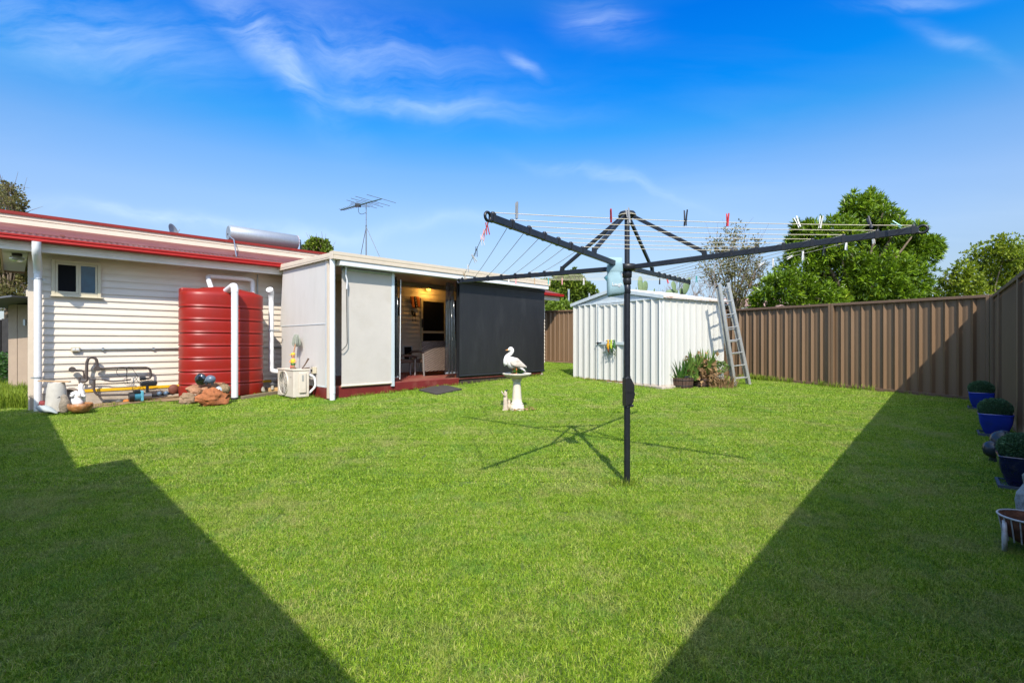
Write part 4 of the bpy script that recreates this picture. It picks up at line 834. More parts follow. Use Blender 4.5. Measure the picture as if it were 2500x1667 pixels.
# wicker seats
def wicker(name, label, ax, ay, wx, hgt, yaw, back_only=False):
    F_ = Matrix.Translation(HF.w(ax, ay, .415)) @ Matrix.Rotation(HF.a + R(yaw), 4, 'Z')
    t = thing(name, label, 'wicker seat', F_.translation)
    mw = MATS.get('woven_brown_wicker')
    if not mw:
        mw = mat('woven_brown_wicker', (.21,.135,.10), .6, var=.2, bump=.0)
        n3 = mw.node_tree; w1 = nd(n3, 'ShaderNodeTexBrick'); w1.inputs['Scale'].default_value = 26; w1.inputs['Color1'].default_value = (.16,.11,.08,1); w1.inputs['Color2'].default_value = (.10,.07,.05,1); w1.inputs['Mortar'].default_value = (.035,.02,.015,1); w1.inputs['Mortar Size'].default_value = .035; w1.inputs['Brick Width'].default_value = .8; w1.inputs['Row Height'].default_value = .42
        tcx = nd(n3, 'ShaderNodeTexCoord'); mpx = nd(n3, 'ShaderNodeMapping'); mpx.inputs['Rotation'].default_value = (R(90), 0, -HF.a)
        n3.links.new(tcx.outputs['Object'], mpx.inputs[0]); n3.links.new(mpx.outputs[0], w1.inputs['Vector']); n3.links.new(w1.outputs['Color'], n3.nodes['Principled BSDF'].inputs['Base Color'])
    m = MB(F_); n = 20   # back: slightly flared woven panel, modelled weave rows
    rows = 26; vs = []
    for j in range(rows+1):
        v_ = j/rows; hwid = wx/2*(.90+.12*v_)
        for i in range(n+1):
            u = i/n*2-1; vs.append((u*hwid, -.02 - .07*v_ + .10*abs(u)**3 + (.006 if (i+j) % 2 else -.006), .10 + (hgt-.10)*v_ + .015*(1-u*u)))
    m.add(vs, [(j*(n+1)+i, j*(n+1)+i+1, (j+1)*(n+1)+i+1, (j+1)*(n+1)+i) for j in range(rows) for i in range(n)], False); m.build('backrest', mw, t, solid=.03)
    for s_ in (-1, 1):
        m = MB(F_); m.loft([((s_*wx*.47, y_, z), (.035,0,0), (0,0,.03)) for y_, z in ((0, hgt*.70), (.2, hgt*.72), (.45, hgt*.70), (.60, hgt*.62))], 10); m.build('arm', mw, t)
        for y_ in (.03, .58): m = MB(F_); m.tube([(s_*wx*.44, y_, 0), (s_*wx*.46, y_, hgt*.66)], .022, 8); m.build('leg', mat('aluminium_leg', (.35,.33,.31), .4, .6), t)
    m = MB(F_); m.box((-wx*.44, .02, .30), (wx*.44, .62, .38)); m.build('seat', mw, t, bevel=.02)
    return t
xa = HF.y_(1038, 860, 9.35).x; xb = HF.y_(1110, 860, 9.35).x
wicker('wicker_sofa', 'brown wicker sofa under the patio with its high back to the lawn', (xa+xb)/2+.12, 9.42, xb-xa+.30, .80, 0)
wicker('wicker_chair', 'brown wicker chair half hidden behind the cream blind', HF.y_(966, 880, 10.0).x-.22, 10.0, .7, .66, -78)
# mat on the grass
pts = [gnd(px, py_) for px, py_ in ((1022, 955), (1078, 941), (1128, 953), (1066, 966))]
m = MB(); m.add([p+Vector((0,0,.035)) for p in pts] + [p+Vector((0,0,.012)) for p in pts], [(0,3,2,1) if False else (0,1,2,3), (0,4,5,1), (1,5,6,2), (2,6,7,3), (3,7,4,0)]); o = m.build('doormat', mat('dark_rubber_mat', (.050,.042,.036), .9, var=.2, bump=.4, bscale=200)); tag(o, 'dark grey mat lying on the grass below the patio step', 'mat')
# ------------------------------------------------------------------ rotary clothesline
hub = Vector((.953, 4.07, 0)); hb = G(hub.x, hub.y)
cl = thing('rotary_clothesline', 'black rotary clothesline with four arms standing in the middle of the lawn', 'clothesline', (hub.x, hub.y, hb))
tipA, tipB, tipC, tipD = (Vector(v) for v in ((-.115, 2.572, 1.852), (-.545, 5.196, 1.845), (2.005, 5.568, 1.877), (2.435, 2.944, 1.872)))
root_z = 1.815
MB().tube([hub+Vector((0,0,hb-.03)), hub+Vector((0,0,1.69))], .0255, 20).build('pole', M_clar, cl)
MB().tube([hub+Vector((0,0,1.60)), hub+Vector((0,0,2.26))], .0215, 20).build('inner_pole', M_clar, cl)
MB().lathe([(.03,1.675),(.034,1.68),(.034,1.72),(.030,1.73),(.038,1.735),(.040,1.79),(.030,1.80)], hub, 24).build('lower_collar', M_blk, cl)
MB().lathe([(.026,1.60),(.029,1.605),(.029,1.665),(.026,1.67)], hub, 24).build('sleeve', M_clar, cl)
MB().lathe([(.03,1.785),(.062,1.79),(.072,1.80),(.074,1.825),(.068,1.842),(.03,1.848)], hub, 28).build('hub', M_blk, cl)
MB().lathe([(.03,2.225),(.060,2.23),(.069,2.245),(.070,2.26),(.060,2.275),(.03,2.283),(.0,2.284)], hub, 28).build('top_cap', M_blk, cl)
m = MB(); m.tube([hub+Vector((.071*math.cos(a/28*6.283), .071*math.sin(a/28*6.283), 2.246)) for a in range(29)], .004, 6); m.build('cap_cord', M_line, cl)
def armpt(tip, u, dz=0):
    r0 = Vector((hub.x, hub.y, root_z)); return r0.lerp(tip, u) + Vector((0,0,dz))
US = (.987, .893, .80, .707, .616, .525, .436)
for tip in (tipA, tipB, tipC, tipD):
    d = (tip - Vector((hub.x, hub.y, root_z))).normalized()
    a = MB().bar(Vector((hub.x, hub.y, root_z)) + d*.06, tip, .024, .040).build('arm', M_clar, cl, bevel=.003)
    m = MB(); up = Vector((0,0,1)); sd_ = d.cross(up).normalized(); pts = []
    c = tip + d*.018
    ring = [c + d*(.024*math.cos(k/20*6.283)) + up*(.022*math.sin(k/20*6.283)) for k in range(21)]
    m.tube(ring, .008, 8); m.build('end_loop', M_blk, a)
    for u in US:
        p = armpt(tip, u); m = MB(); m.bar(p-d*.010+up*.002, p+d*.010+up*.002, .030, .046); m.lathe([(.012,.024),(.012,.03),(.009,.034),(.0,.035)], p, 10); m.build('line_clip', M_blk, a)
    j = armpt(tip, .33, .045); top = hub + Vector((d.x*.05, d.y*.05, 2.235))
    s_ = MB().bar(top, j, .022, .030).build('strut', M_clar, cl, bevel=.003)
    m = MB(); m.bar(j+Vector((0,0,.012)), armpt(tip, .335, .012), .026, .034, up=d); m.build('strut_bracket', M_blk, s_)
tips = [tipA, tipD, tipC, tipB]
def linept(k, u, f, dz=.030):
    p = armpt(tips[k], u, dz); q = armpt(tips[(k+1) % 4], u, dz); L_ = (q-p).length
    return p.lerp(q, f) - Vector((0, 0, .012*L_*f*(1-f)*2))
for k in range(4):
    for u in US:
        m = MB(); m.tube([linept(k, u, i/10) for i in range(11)], .0021, 6); m.build('line', M_line, cl)
# winder
zt_ = 1.2 - (922-HY)*4.05/FPX; zb_ = 1.2 - (992-HY)*4.05/FPX
m = MB(); sdr = Vector((.97, .24, 0)); fdr = Vector((-.24, .97, 0))
prof = [(-.028, zt_), (.02, zt_+.0), (.052, zt_-.06), (.052, zb_+.07), (.028, zb_+.02), (-.028, zb_)]
vs = [hub + sdr*x + fdr*y_ + Vector((0,0,z)) for y_ in (-.034, .034) for x, z in prof]; n = len(prof)
m.add(vs, [tuple(range(n)), tuple(range(n, 2*n))[::-1]] + [(i, n+i, n+(i+1)%n, (i+1)%n) for i in range(n)]); wb = m.build('winder_box', M_blk, cl, bevel=.006)
m = MB(); c = hub + sdr*.05; m.tube([c-sdr*.0+Vector((0,0,zb_+.10)), c+sdr*.012+Vector((0,0,zb_+.10))], .02, 14); m.build('knob', M_blk, wb)
m = MB(); m.tube(bend_path([c+Vector((0,0,zb_+.10)), c+sdr*.008+Vector((0,0,zb_+.04)), hub+sdr*.03+Vector((0,0,zb_+.0)), hub+sdr*.02+Vector((0,0,zb_-.005))], .02), .005, 6); m.tube([hub+sdr*.02+Vector((0,0,zb_-.0)), hub+sdr*.055+Vector((0,0,zb_+.002))], .011, 10); m.build('crank', M_blk, wb)
m = MB()
for z in (zt_+.003, zb_-.002): m.tube([hub+Vector((.028*math.cos(a/20*6.283), .028*math.sin(a/20*6.283), z + .004*math.cos(a/20*6.283))) for a in range(21)], .0035, 6)
m.build('clamp_band', M_clar, wb)
# peg bag over the near left arm
pb = thing('peg_bag', 'faded pale blue cloth peg bag hanging over a clothesline arm beside the pole', 'peg bag', armpt(tipA, .13, -.4))
M_bag = mat('faded_blue_cloth', (.25,.38,.42), .9, var=.12, vscale=5, bump=.15, bscale=120, dirt=(.14,.26,.34), damt=.75, dscale=6)
ct = armpt(tipA, .135, .024); dA = (tipA - hub); dA.z = 0; dA.normalize(); nA = Vector((-dA.y, dA.x, 0)); nA = -nA if nA.y > 0 else nA
wx_ = (dA * -.25 + Vector((.95, -.05, 0))).normalized(); nx_ = Vector((wx_.y, -wx_.x, 0))
m = MB(); rows = []; 
for j, (z, hw_, dp_, sh) in enumerate(((.02,.062,.012,0),(-.03,.064,.02,0),(-.085,.066,.022,0),(-.092,.068,.018,0),(-.098,.056,.018,-.004),(-.13,.060,.03,-.004),(-.17,.064,.042,.000),(-.215,.068,.046,.005),(-.255,.070,.038,.008),(-.275,.066,.02,.010),(-.28,.060,.006,.010))):
    ring = []
    for k in range(28):
        a = 2*math.pi*k/28; wob = 1+.10*math.sin(3*a+j*.9)
        ring.append(ct + wx_*(hw_*math.copysign(abs(math.cos(a))**.6, math.cos(a))+sh) + nx_*(dp_*math.sin(a)*wob) + Vector((0,0,z+.012*math.cos(a)*(j>6))))
    rows += ring
m.add(rows, [(j*28+k, j*28+(k+1)%28, (j+1)*28+(k+1)%28, (j+1)*28+k) for j in range(10) for k in range(28)] + [tuple(range(28))[::-1], tuple(280+k for k in range(28))], True)
m.build('bag', M_bag, pb)
m = MB(); m.add([ct+wx_*-.062+Vector((0,0,-.115)), ct+wx_*-.090+Vector((0,0,-.140)), ct+wx_*-.064+Vector((0,0,-.17)), ct+wx_*-.062+nx_*.01+Vector((0,0,-.14))], [(0,1,3),(1,2,3),(0,3,2)]); m.build('side_tab', mat('teal_cloth', (.06,.18,.22), .9), pb, solid=.004)
tv, tf = text_mesh('Laugh', .036, .001); m = MB()
m.add([ct + wx_*(v.x+.004) + nx_*(.0455+v.z) + Vector((0,0,v.y-.195)) for v in tv], tf); m.build('lettering', mat('white_print', (.8,.8,.8), .7), pb)

# ------------------------------------------------------------------ pegs
def pegmesh(col, bigp=False):
    k = 1.12 if bigp else .92; m = MB()
    for s_ in (-1, 1):
        m.loft([((0, s_*.006*k, .022*k), (.0055*k,0,0), (0,.0025*k,0)), ((0, s_*.0045*k, .0), (.0055*k,0,0), (0,.003*k,0)), ((0, s_*.007*k, -.03*k), (.0055*k,0,0), (0,.003*k,0)), ((0, s_*.010*k, -.056*k), (.0050*k,0,0), (0,.0026*k,0))], 6, smooth=False)
    m.tube([(-.007*k,-.006*k,-.008*k), (.007*k,-.0,-.008*k), (-.007*k,.006*k,-.006*k)], .0015*k, 5)
    o = m.build('clothes_peg', col, bevel=0); COL.objects.unlink(o); me = o.data; bpy.data.objects.remove(o); return me
PC = {'white': mat('white_peg', (.74,.72,.68), .4), 'black': mat('black_peg', (.02,.02,.022), .4), 'grey': mat('grey_peg', (.22,.23,.24), .4), 'red': mat('red_peg', (.55,.03,.03), .4), 'pink': mat('pink_peg', (.68,.30,.30), .4), 'teal': mat('teal_peg', (.02,.36,.34), .4), 'mint': mat('mint_peg', (.40,.62,.52), .4), 'wood': mat('wooden_peg', (.55,.38,.22), .7)}
PM = {k: pegmesh(v) for k, v in PC.items()}; PMB = {k: pegmesh(PC[k], True) for k in ('black', 'grey')}
def peg(px, k, col, flip, lean, label, big=False):
    # slide along the outer line until it stands at its image pixel column
    best = min((abs((linept(k, US[0], f/200).x)/(linept(k, US[0], f/200).y) - (px-CX)/FPX), f/200) for f in range(201))[1]
    p = linept(k, US[0], best); q = linept(k, US[0], min(1, best+.02)); d = (q-p)
    yaw = math.atan2(d.y, d.x) + R(random.uniform(-25, 25))
    o = bpy.data.objects.new('clothes_peg', (PMB if big else PM)[col]); COL.objects.link(o)
    # mesh was re-based on its lowest point: hang it so the jaw bites the line
    zo = -.070 if not big else -.086
    M = Matrix.Translation(p) @ Matrix.Rotation(R(180) if flip else 0, 4, 'X') @ Matrix.Rotation(yaw, 4, 'Z') if False else Matrix.Translation(p) @ Matrix.Rotation(yaw, 4, 'Z') @ Matrix.Rotation(R(lean), 4, 'X') @ Matrix.Rotation(R(180) if flip else 0, 4, 'Y') @ Matrix.Translation((0, 0, zo*.72))
    o.matrix_world = M
    tag(o, label, 'clothes peg', 'clothes pegs on the outer line of the rotary clothesline')
# sides: 0 = near front line (A-D), 1 = right line (D-C), 2 = back line (C-B), 3 = left line (B-A)
for a in ((1189, 3, 'red', 0, 8, 'red and white peg hanging just under the near left arm tip'), (1182, 3, 'pink', 0, -14, 'pink peg second below the near left arm tip'), (1176, 3, 'white', 0, 12, 'white peg on the left line above the black one'), (1163, 3, 'black', 0, -4, 'only black peg on the left line'), (1155, 3, 'white', 0, 35, 'white peg tilted sideways just below the black peg on the left line'), (1143, 3, 'white', 0, -6, 'white peg low on the left line near the far arm'), (1133, 3, 'wood', 0, 20, 'wooden peg lowest on the left line beside the far left arm tip'),
          (1263, 0, 'grey', 1, 0, 'grey peg standing upright near the near left arm tip', True), (1491, 0, 'red', 1, 30, 'red peg leaning on the front line left of the pole cap'), (1537, 0, 'grey', 1, -12, 'grey peg crossing the pole just below its cap', True), (1673, 0, 'black', 1, 3, 'upright black peg alone on the front line right of the pole', True), (1774, 0, 'red', 1, 3, 'red and white upright peg on the front line before the sparse tree'), (1951, 0, 'white', 1, -24, 'white peg leaning left on the front line at the big tree edge'), (2002, 0, 'white', 1, 10, 'upright white peg on the front line before the big tree'), (2123, 0, 'black', 1, -30, 'leaning black peg on the front line near the right arm tip', True), (2194, 0, 'mint', 1, -55, 'mint green peg beside the right arm tip'),
          (1862, 1, 'white', 0, 65, 'white peg lying flat leftmost on the right line'), (1888, 1, 'white', 0, -5, 'white peg hanging second from left on the right line'), (1931, 1, 'white', 0, 70, 'white peg lying flat at the left edge of the big tree'), (1961, 1, 'white', 0, 0, 'white peg hanging just left of the black peg on the right line'), (2013, 1, 'black', 0, 2, 'black peg hanging below the right arm before the big tree'), (2067, 1, 'white', 0, 5, 'white peg just right of the black peg on the right line'), (2130, 1, 'white', 0, -10, 'white peg nearest the right arm tip on the right line'), (1700, 1, 'teal', 0, 0, 'teal peg hanging by the sparse tree'),
          (1242, 2, 'white', 0, 6, 'white peg on the back line before the patio gutter'), (1258, 2, 'pink', 0, 0, 'pink peg on the back line before the patio gutter'), (1304, 2, 'wood', 0, -14, 'wooden peg before the right end of the patio gutter'), (1340, 2, 'teal', 0, 0, 'teal peg above the red gutter end'), (1373, 2, 'pink', 0, 0, 'pink peg before the round green tree'), (1425, 2, 'white', 0, 0, 'white peg before the right side of the round green tree'), (1611, 2, 'black', 0, 0, 'small black peg on the back line between the two cactus clumps'), (1628, 2, 'red', 0, 30, 'red peg on the back line left of the larger cactus clump')):
    peg(*a)

# ------------------------------------------------------------------ garden shed
sw, sl_ = 2.10, 2.75; zb_s, ze, zr_ = .30, 2.105, 2.385
sh = thing('garden_shed', 'ivory ribbed steel garden shed with a low gable roof in the back corner', 'shed', SF.w(sw/2, sl_/2, .28))
def ribwall(m, u0, u1, fn, z0, z1, zfun=None, hh=.042):     # outward positive depth; u runs away from the near corner
    pts = [(u0, 0.0)]; u = u0 + .02
    while u < u1 - .02:
        for du, dp in ((.006, hh), (.075, hh*.12), (.125, .0)):
            pts.append((min(u, u1), .0)) if False else None
            u += du
            if u < u1: pts.append((u, dp))
    pts.append((u1, 0.0))
    m.strip(pts, lambda t: fn(t[0], t[1], z0), lambda t: fn(t[0], t[1], (zfun(t[0]) if zfun else z1)))
    return m
# door wall is x = 0 ; its ribs run from the far end (y = sl_) towards the near corner
dY0, dY1 = SF.x_(1536, 800, 0).y, SF.x_(1462, 800, 0).y
front = lambda u, d, z: (-d, sl_ - u, z)
ribwall(MB(SF.M), 0, sl_-dY1-.005, front, zb_s, ze).build('front_wall', M_shed, sh)
ribwall(MB(SF.M), sl_-dY0+.005, sl_, front, zb_s, ze).build('front_wall', M_shed, sh)
M_sdr = M_shed
ribwall(MB(SF.M), sl_-dY1, sl_-dY0, lambda u, d, z: (-d-.012, sl_-u, z), zb_s+.03, ze-.03).build('door', M_sdr, sh)
dr = [o for o in COL.objects if o.name.startswith('door') and o.parent == sh][0]
m = MB(SF.M)
for y0 in (dY0, dY1-.045): m.box((-.050, y0, zb_s+.03), (-.040, y0+.045, ze-.03))
m.box((-.050, dY0+.045, ze-.06), (-.040, dY1-.045, ze-.03))
m.build('door_frame', mat('pale_blue_grey_steel', (.56,.62,.64), .45, .1, var=.08), dr)
zl = SF.x_(1500, 838, 0).z
m = MB(SF.M); m.box((-.066, dY0-.05, zl-.035), (-.048, dY1-.05, zl+.03)); m.build('door_bar', MATS['pale_blue_grey_steel'], dr, bevel=.004)
m = MB(SF.M); m.box((-.07, dY1-.055, zl-.03), (-.06, dY1-.02, zl+.03)); m.tube([(-.075, dY1-.16, zl+.02), (-.075, dY1+.02, zl+.0)], .010, 8); m.build('bolt', M_blk, dr)
side = lambda u, d, z: (u, -d, z)
ribwall(MB(SF.M), 0, sw, side, zb_s, ze, hh=.022).build('side_wall', M_shed, sh)
m = MB(SF.M); m.box((sw-.01, 0, zb_s), (sw, sl_, ze)); m.build('back_wall', M_shed, sh)
m = MB(SF.M); m.box((0, sl_-.01, zb_s), (sw, sl_, ze)); m.build('far_wall', M_shed, sh)
m = MB(SF.M); m.box((-.012, -.012, zb_s), (.03, .03, ze)); m.build('corner_trim', M_shed, sh, bevel=.004)
# gable above the door wall, roof sheets rising to a ridge along x
m = MB(SF.M); ym = sl_/2; vs = [(-.006, 0, ze), (-.006, sl_, ze), (-.006, ym, zr_-.01)]; m.add(vs, [(0,1,2)]); m.build('gable', MATS['pale_blue_grey_steel'], sh)
m = MB(SF.M); m.box((-.036, .02, ze-.02), (-.004, sl_-.02, ze+.02)); m.build('head_rail', MATS['pale_blue_grey_steel'], sh, bevel=.003)
M_rf = mat('white_sun_bleached_steel', (.74,.74,.72), .5, var=.06, vscale=3, dirt=(.32,.14,.07), damt=.75, dscale=5)
for s_, y0 in ((1, -.07), (-1, sl_+.07)):
    m = MB(SF.M); n = int((sw+.12)/.03); xs = [-.05+.03*i for i in range(n+1)]
    m.strip(xs, lambda x: (x, y0, ze+.035+(.012 if int(round((x+.05)/.03)) % 6 == 0 else 0)), lambda x: (x, ym, zr_+.02+(.012 if int(round((x+.05)/.03)) % 6 == 0 else 0)))
    m.build('roof_sheet', M_rf, sh, solid=.003)
    m = MB(SF.M); m.bar((-.055, y0, ze+.015), (-.055, ym, zr_+.0), .012, .075); m.build('gable_fascia', MATS['pale_blue_grey_steel'], sh)
    m = MB(SF.M); m.box((-.05, y0-.008, ze+.0), (sw+.06, y0+.006, ze+.038)); m.build('eave_strip', mat('rusty_white_steel', (.60,.52,.44), .6, var=.2, dirt=(.30,.12,.05), damt=.9, dscale=9), sh)
m = MB(SF.M); m.bar((-.05, ym, zr_+.028), (sw+.06, ym, zr_+.028), .16, .012); m.build('ridge_cap', M_rf, sh)
m = MB(SF.M); m.box((-.06, -.06, .08), (sw+.04, sl_+.03, zb_s-.0)); m.build('slab', M_conc, sh, bevel=.02)
m = MB(SF.M); m.box((-.034, 1.0, zb_s+.002), (-.004, sl_, zb_s+.022)); m.build('rusty_base_rail', mat('orange_rust', (.34,.13,.04), .8, var=.4, vscale=20), sh)
# three parrots hanging on the door bar
for i, (py_, c1, c2, lb) in enumerate(((SF.x_(1485.5,838,-.1).y, (.75,.38,.02), (.40,.06,.02), 'yellow and red painted parrot ornament on the shed door, leftmost of three'), (SF.x_(1493,838,-.1).y, (.45,.55,.05), (.03,.12,.02), 'lime green parrot ornament on the shed door between two others'), (SF.x_(1500.5,838,-.1).y, (.05,.14,.05), (.6,.68,.72), 'dark green and white parrot ornament on the shed door, rightmost of three'))):
    c = Vector((-.12, py_, zl-.02)); t = thing('parrot_ornament', lb, 'ornament', SF.w(*c), group='parrot ornaments on the shed door')
    ma = mat('parrot_paint_%d' % i, c1, .4, var=.5, vscale=40); mb_ = mat('parrot_back_%d' % i, c2, .4, var=.5, vscale=40)
    MB(SF.M).loft([(c+Vector((0,-.01+.02*q_, z)), (0,w_,0), (w_*.7,0,0)) for q_, z, w_ in ((0,.105,.008),(0,.095,.022),(0,.07,.027),(0,.045,.022),(.3,.01,.034),(.4,-.04,.038),(.2,-.09,.026),(-.3,-.12,.012))], 10).build('body', ma, t)
    MB(SF.M).loft([(c+Vector((-.01,.02,.0)), (0,.018,0), (.01,0,0)), (c+Vector((-.01,.0,-.08)), (0,.02,0), (.01,0,0)), (c+Vector((0,-.035,-.19)), (0,.007,0), (.005,0,0))], 8).build('wing', mb_, t)
    MB(SF.M).loft([(c+Vector((-.02,.012,.08)), (0,.012,0), (0,0,.012)), (c+Vector((-.04,.026,.065)), (0,.004,0), (0,0,.004))], 8).build('beak', M_blk, t)
def leafy(name, pts, L0, W0, matl, parent=None, spread=1.0, up=.3, origin=None):
    m = MB(); 
    for c, d in pts:
        c = Vector(c); d = Vector(d).normalized(); s_ = d.cross(Vector((random.gauss(0,1), random.gauss(0,1), random.gauss(0,1)))).normalized(); n_ = d.cross(s_)
        L_ = L0*random.uniform(.6,1.2); W_ = W0*random.uniform(.7,1.2)
        m.add([c, c+d*L_*.45+s_*W_+n_*W_*.3, c+d*L_*.45-s_*W_+n_*W_*.3, c+d*L_], [(0,1,3),(0,3,2)])
    return m.build(name, matl, parent, origin=origin) if m.V else None
ivy = leafmat('ivy_leaves', (.02,.05,.012), (.09,.15,.03), (.2,.22,.08))
pts = []
for i in range(70):
    yy = SF.x_(1477+random.random()*28, 838, -.09).y; pts.append((SF.w(-.09-random.random()*.04, yy, zl-.05-random.random()*.20), Vector((random.gauss(0,.6)-.4, random.gauss(0,.6)-.3, -random.random()*1.2))))
o = leafy('artificial_foliage', pts, .055, .011, ivy); tag(o, 'drooping green artificial foliage below the three parrot ornaments', 'foliage')

# ladder: two-section aluminium extension ladder
ld = thing('ladder', 'aluminium extension ladder leaning against the end of the ivory shed', 'ladder', gnd(1800, 940))
M_lad = mat('worn_aluminium', (.50,.50,.47), .42, .55, var=.12, vscale=12)
f0, f1 = gnd(1795.5, 943), gnd(1831, 939.5)
tL, tR = at(1757, 693, 10.30), at(1778, 690, 10.60)
def ladder(f0, f1, a0, a1, n, parent, w=.03):
    for p, q in ((f0, a0), (f1, a1)): MB().bar(p, q, .026, .075, up=(f1-f0)).build('stile', M_lad, parent, bevel=.003)
    for i in range(n):
        k = (i+.6)/n; MB().tube([f0.lerp(a0, k), f1.lerp(a1, k)], .014, 10).build('rung', M_lad, parent)
ladder(f0, f1, tL, tR, 8, ld)
off = Vector((-.02, .075, .015)); ladder(f0+off, f1+off, tL+off+Vector((.0,0,-.10)), tR+off+Vector((.0,0,-.12)), 8, ld)

# planters and plants against the shed
M_bar = mat('dark_barrel_timber', (.085,.045,.03), .8, var=.35, vscale=10, bump=.5, bscale=30, stretch=(1,1,.2))
def halfbarrel(label, p, r, h):
    t = thing('half_barrel_planter', label, 'planter', p, group='half barrel planters by the shed')
    n = 20; m = MB()
    for k in range(n):
        a0, a1 = 2*math.pi*k/n+.02, 2*math.pi*(k+1)/n-.02
        rr = lambda z: r*(.88+.12*z/h)
        vs = [p+Vector((rr(z)*math.cos(a)*f_, rr(z)*math.sin(a)*f_, z)) for f_ in (1, .9) for z in (0, h) for a in (a0, a1)]
        m.add(vs, [(0,1,3,2),(4,6,7,5),(2,3,7,6),(0,4,5,1),(0,2,6,4),(1,5,7,3)])
    m.build('staves', M_bar, t)
    for z in (.25*h, .78*h): MB().tube([p+Vector((r*(.885+.12*z/h)*math.cos(a/28*6.283), r*(.885+.12*z/h)*math.sin(a/28*6.283), z)) for a in range(29)], .008, 6).build('hoop', mat('dark_iron_hoop', (.03,.03,.032), .5, .5), t)
    MB().lathe([(0, h*.82), (r*.88, h*.80)], p, 20).build('soil', M_soil, t)
    return t
b1 = gnd(1668, 948)+Vector((.02,.12,.0)); b2 = gnd(1710, 945)+Vector((.02,.10,0))
halfbarrel('dark timber half barrel planter with tall strappy leaves, left of two by the shed', b1, .235, .22); halfbarrel('dark timber half barrel planter almost hidden by dry leaves, right of two by the shed', b2, .21, .19)
m = MB(); m.box((-.09,-.05,0),(.09,.05,.05), Matrix.Translation(b1+Vector((.06,-.13,.21)))@Matrix.Rotation(.3,4,'Z')); o = m.build('black_tray', M_blk, bevel=.01); tag(o, 'small black plastic tray on the rim of the left half barrel planter', 'tray')
def blades(name, label, cat, base, n, h, w, spr, matl, group=None, tipdark=False, h0=.4, lean=.5, parent=None, offx=(0,0)):
    m = MB()
    for i in range(n):
        a = random.random()*6.283; r0 = random.random()**.5*spr; p = base+Vector((r0*math.cos(a)+offx[0]*0, r0*math.sin(a), 0)); hh = h*random.uniform(h0, 1); a2 = a+random.gauss(0,.6); ln = random.random()*lean
        d = Vector((math.cos(a2), math.sin(a2), 0)); s_ = Vector((-d.y, d.x, 0)); ww = w*random.uniform(.7,1.2); vs = []; K = 5
        for j in range(K+1):
            f_ = j/K; c = p + Vector((0,0,1))*hh*f_*(1-.25*ln*f_) + d*hh*ln*f_**1.8
            vs += [c - s_*ww*(1-f_**2.2)*.5*(1+.3*math.sin(f_*3)), c + d*ww*.15*(1-f_), c + s_*ww*(1-f_**2.2)*.5*(1+.3*math.sin(f_*3))]
        m.add(vs, [(3*j+k, 3*j+k+1, 3*j+k+4, 3*j+k+3) for j in range(K) for k in (0,1)], True)
    o = m.build(name, matl, parent)
    if parent is None: tag(o, label, cat, group)
    return o
L_str = leafmat('dark_strappy_leaf', (.02,.06,.015), (.07,.17,.03), (.16,.24,.04), rough=.35)
L_suc = leafmat('grey_green_succulent', (.04,.10,.02), (.22,.33,.06), (.46,.42,.16), rough=.45)
L_dry = leafmat('dry_brown_leaf', (.12,.06,.025), (.38,.24,.11), (.55,.40,.22), rough=.8, tr=.2)
L_lime = leafmat('lime_ground_leaf', (.08,.14,.015), (.25,.36,.04), (.4,.42,.06))
blades('strappy_plant', 'dark green strappy plant in the left half barrel', 'plant', b1+Vector((-.02,0,.16)), 46, .56, .036, .17, L_str, lean=.55)
blades('broad_leaf_plant', 'tall bright green broad leaved plant between the two half barrels', 'plant', b1+Vector((.22,.05,.16)), 34, .72, .075, .14, L_suc, lean=.45, h0=.5)
blades('staghorn_fern', 'grey green staghorn fern rising above the dry leaves by the shed', 'plant', b2+Vector((.10,.08,.28)), 60, .60, .062, .20, L_suc, lean=.7, h0=.45)
pts = []
for i in range(700):
    c = b2+Vector((random.gauss(.02,.16), random.gauss(-.02,.10), .10+abs(random.gauss(.18,.15)))); pts.append((c, (random.gauss(0,1), random.gauss(-.4,1), random.gauss(0,.8))))
o = leafy('dry_fern_fronds', pts, .13, .035, L_dry); tag(o, 'mass of dry curled brown fronds spilling over the right half barrel', 'dry plant')
o = blades('dry_weeds', 'straw coloured dry weeds between the half barrels and the ladder', 'weeds', gnd(1762, 946)+Vector((0,.08,0)), 260, .36, .012, .32, L_dry, lean=.9); 
pts = [(b1+Vector((random.gauss(0,.13), random.gauss(-.03,.10), .20+random.random()*.07)), (random.gauss(0,1), random.gauss(0,1), .5+random.random())) for i in range(260)]
o = leafy('creeping_plant', pts, .045, .016, L_lime); tag(o, 'lime green creeping leaves covering the left half barrel soil', 'plant')
# leafy stems on the right
m = thing('leafy_succulent', 'leafy green stems leaning right beside the ladder shadow', 'plant', b2+Vector((.3,.1,.2)))
pts = []; sm = []
for i in range(9):
    b_ = b2+Vector((.2+.02*i, .05, .22)); e_ = b_+Vector((.08+.04*i, .02*random.gauss(0,1), .36-.02*i+.05*random.random())); sm.append([b_, b_.lerp(e_, .5)+Vector((.03,0,0)), e_])
    for j in range(26):
        k = .25+.75*random.random(); c = b_.lerp(e_, k); pts.append((c, (random.gauss(.2,1), random.gauss(0,1), random.gauss(.6,.6))))
mm = MB(); [mm.tube(s_, .008, 6) for s_ in sm]; mm.build('stems', mat('green_stem', (.10,.13,.04), .6), m); leafy('leaves', pts, .065, .020, L_suc, m)

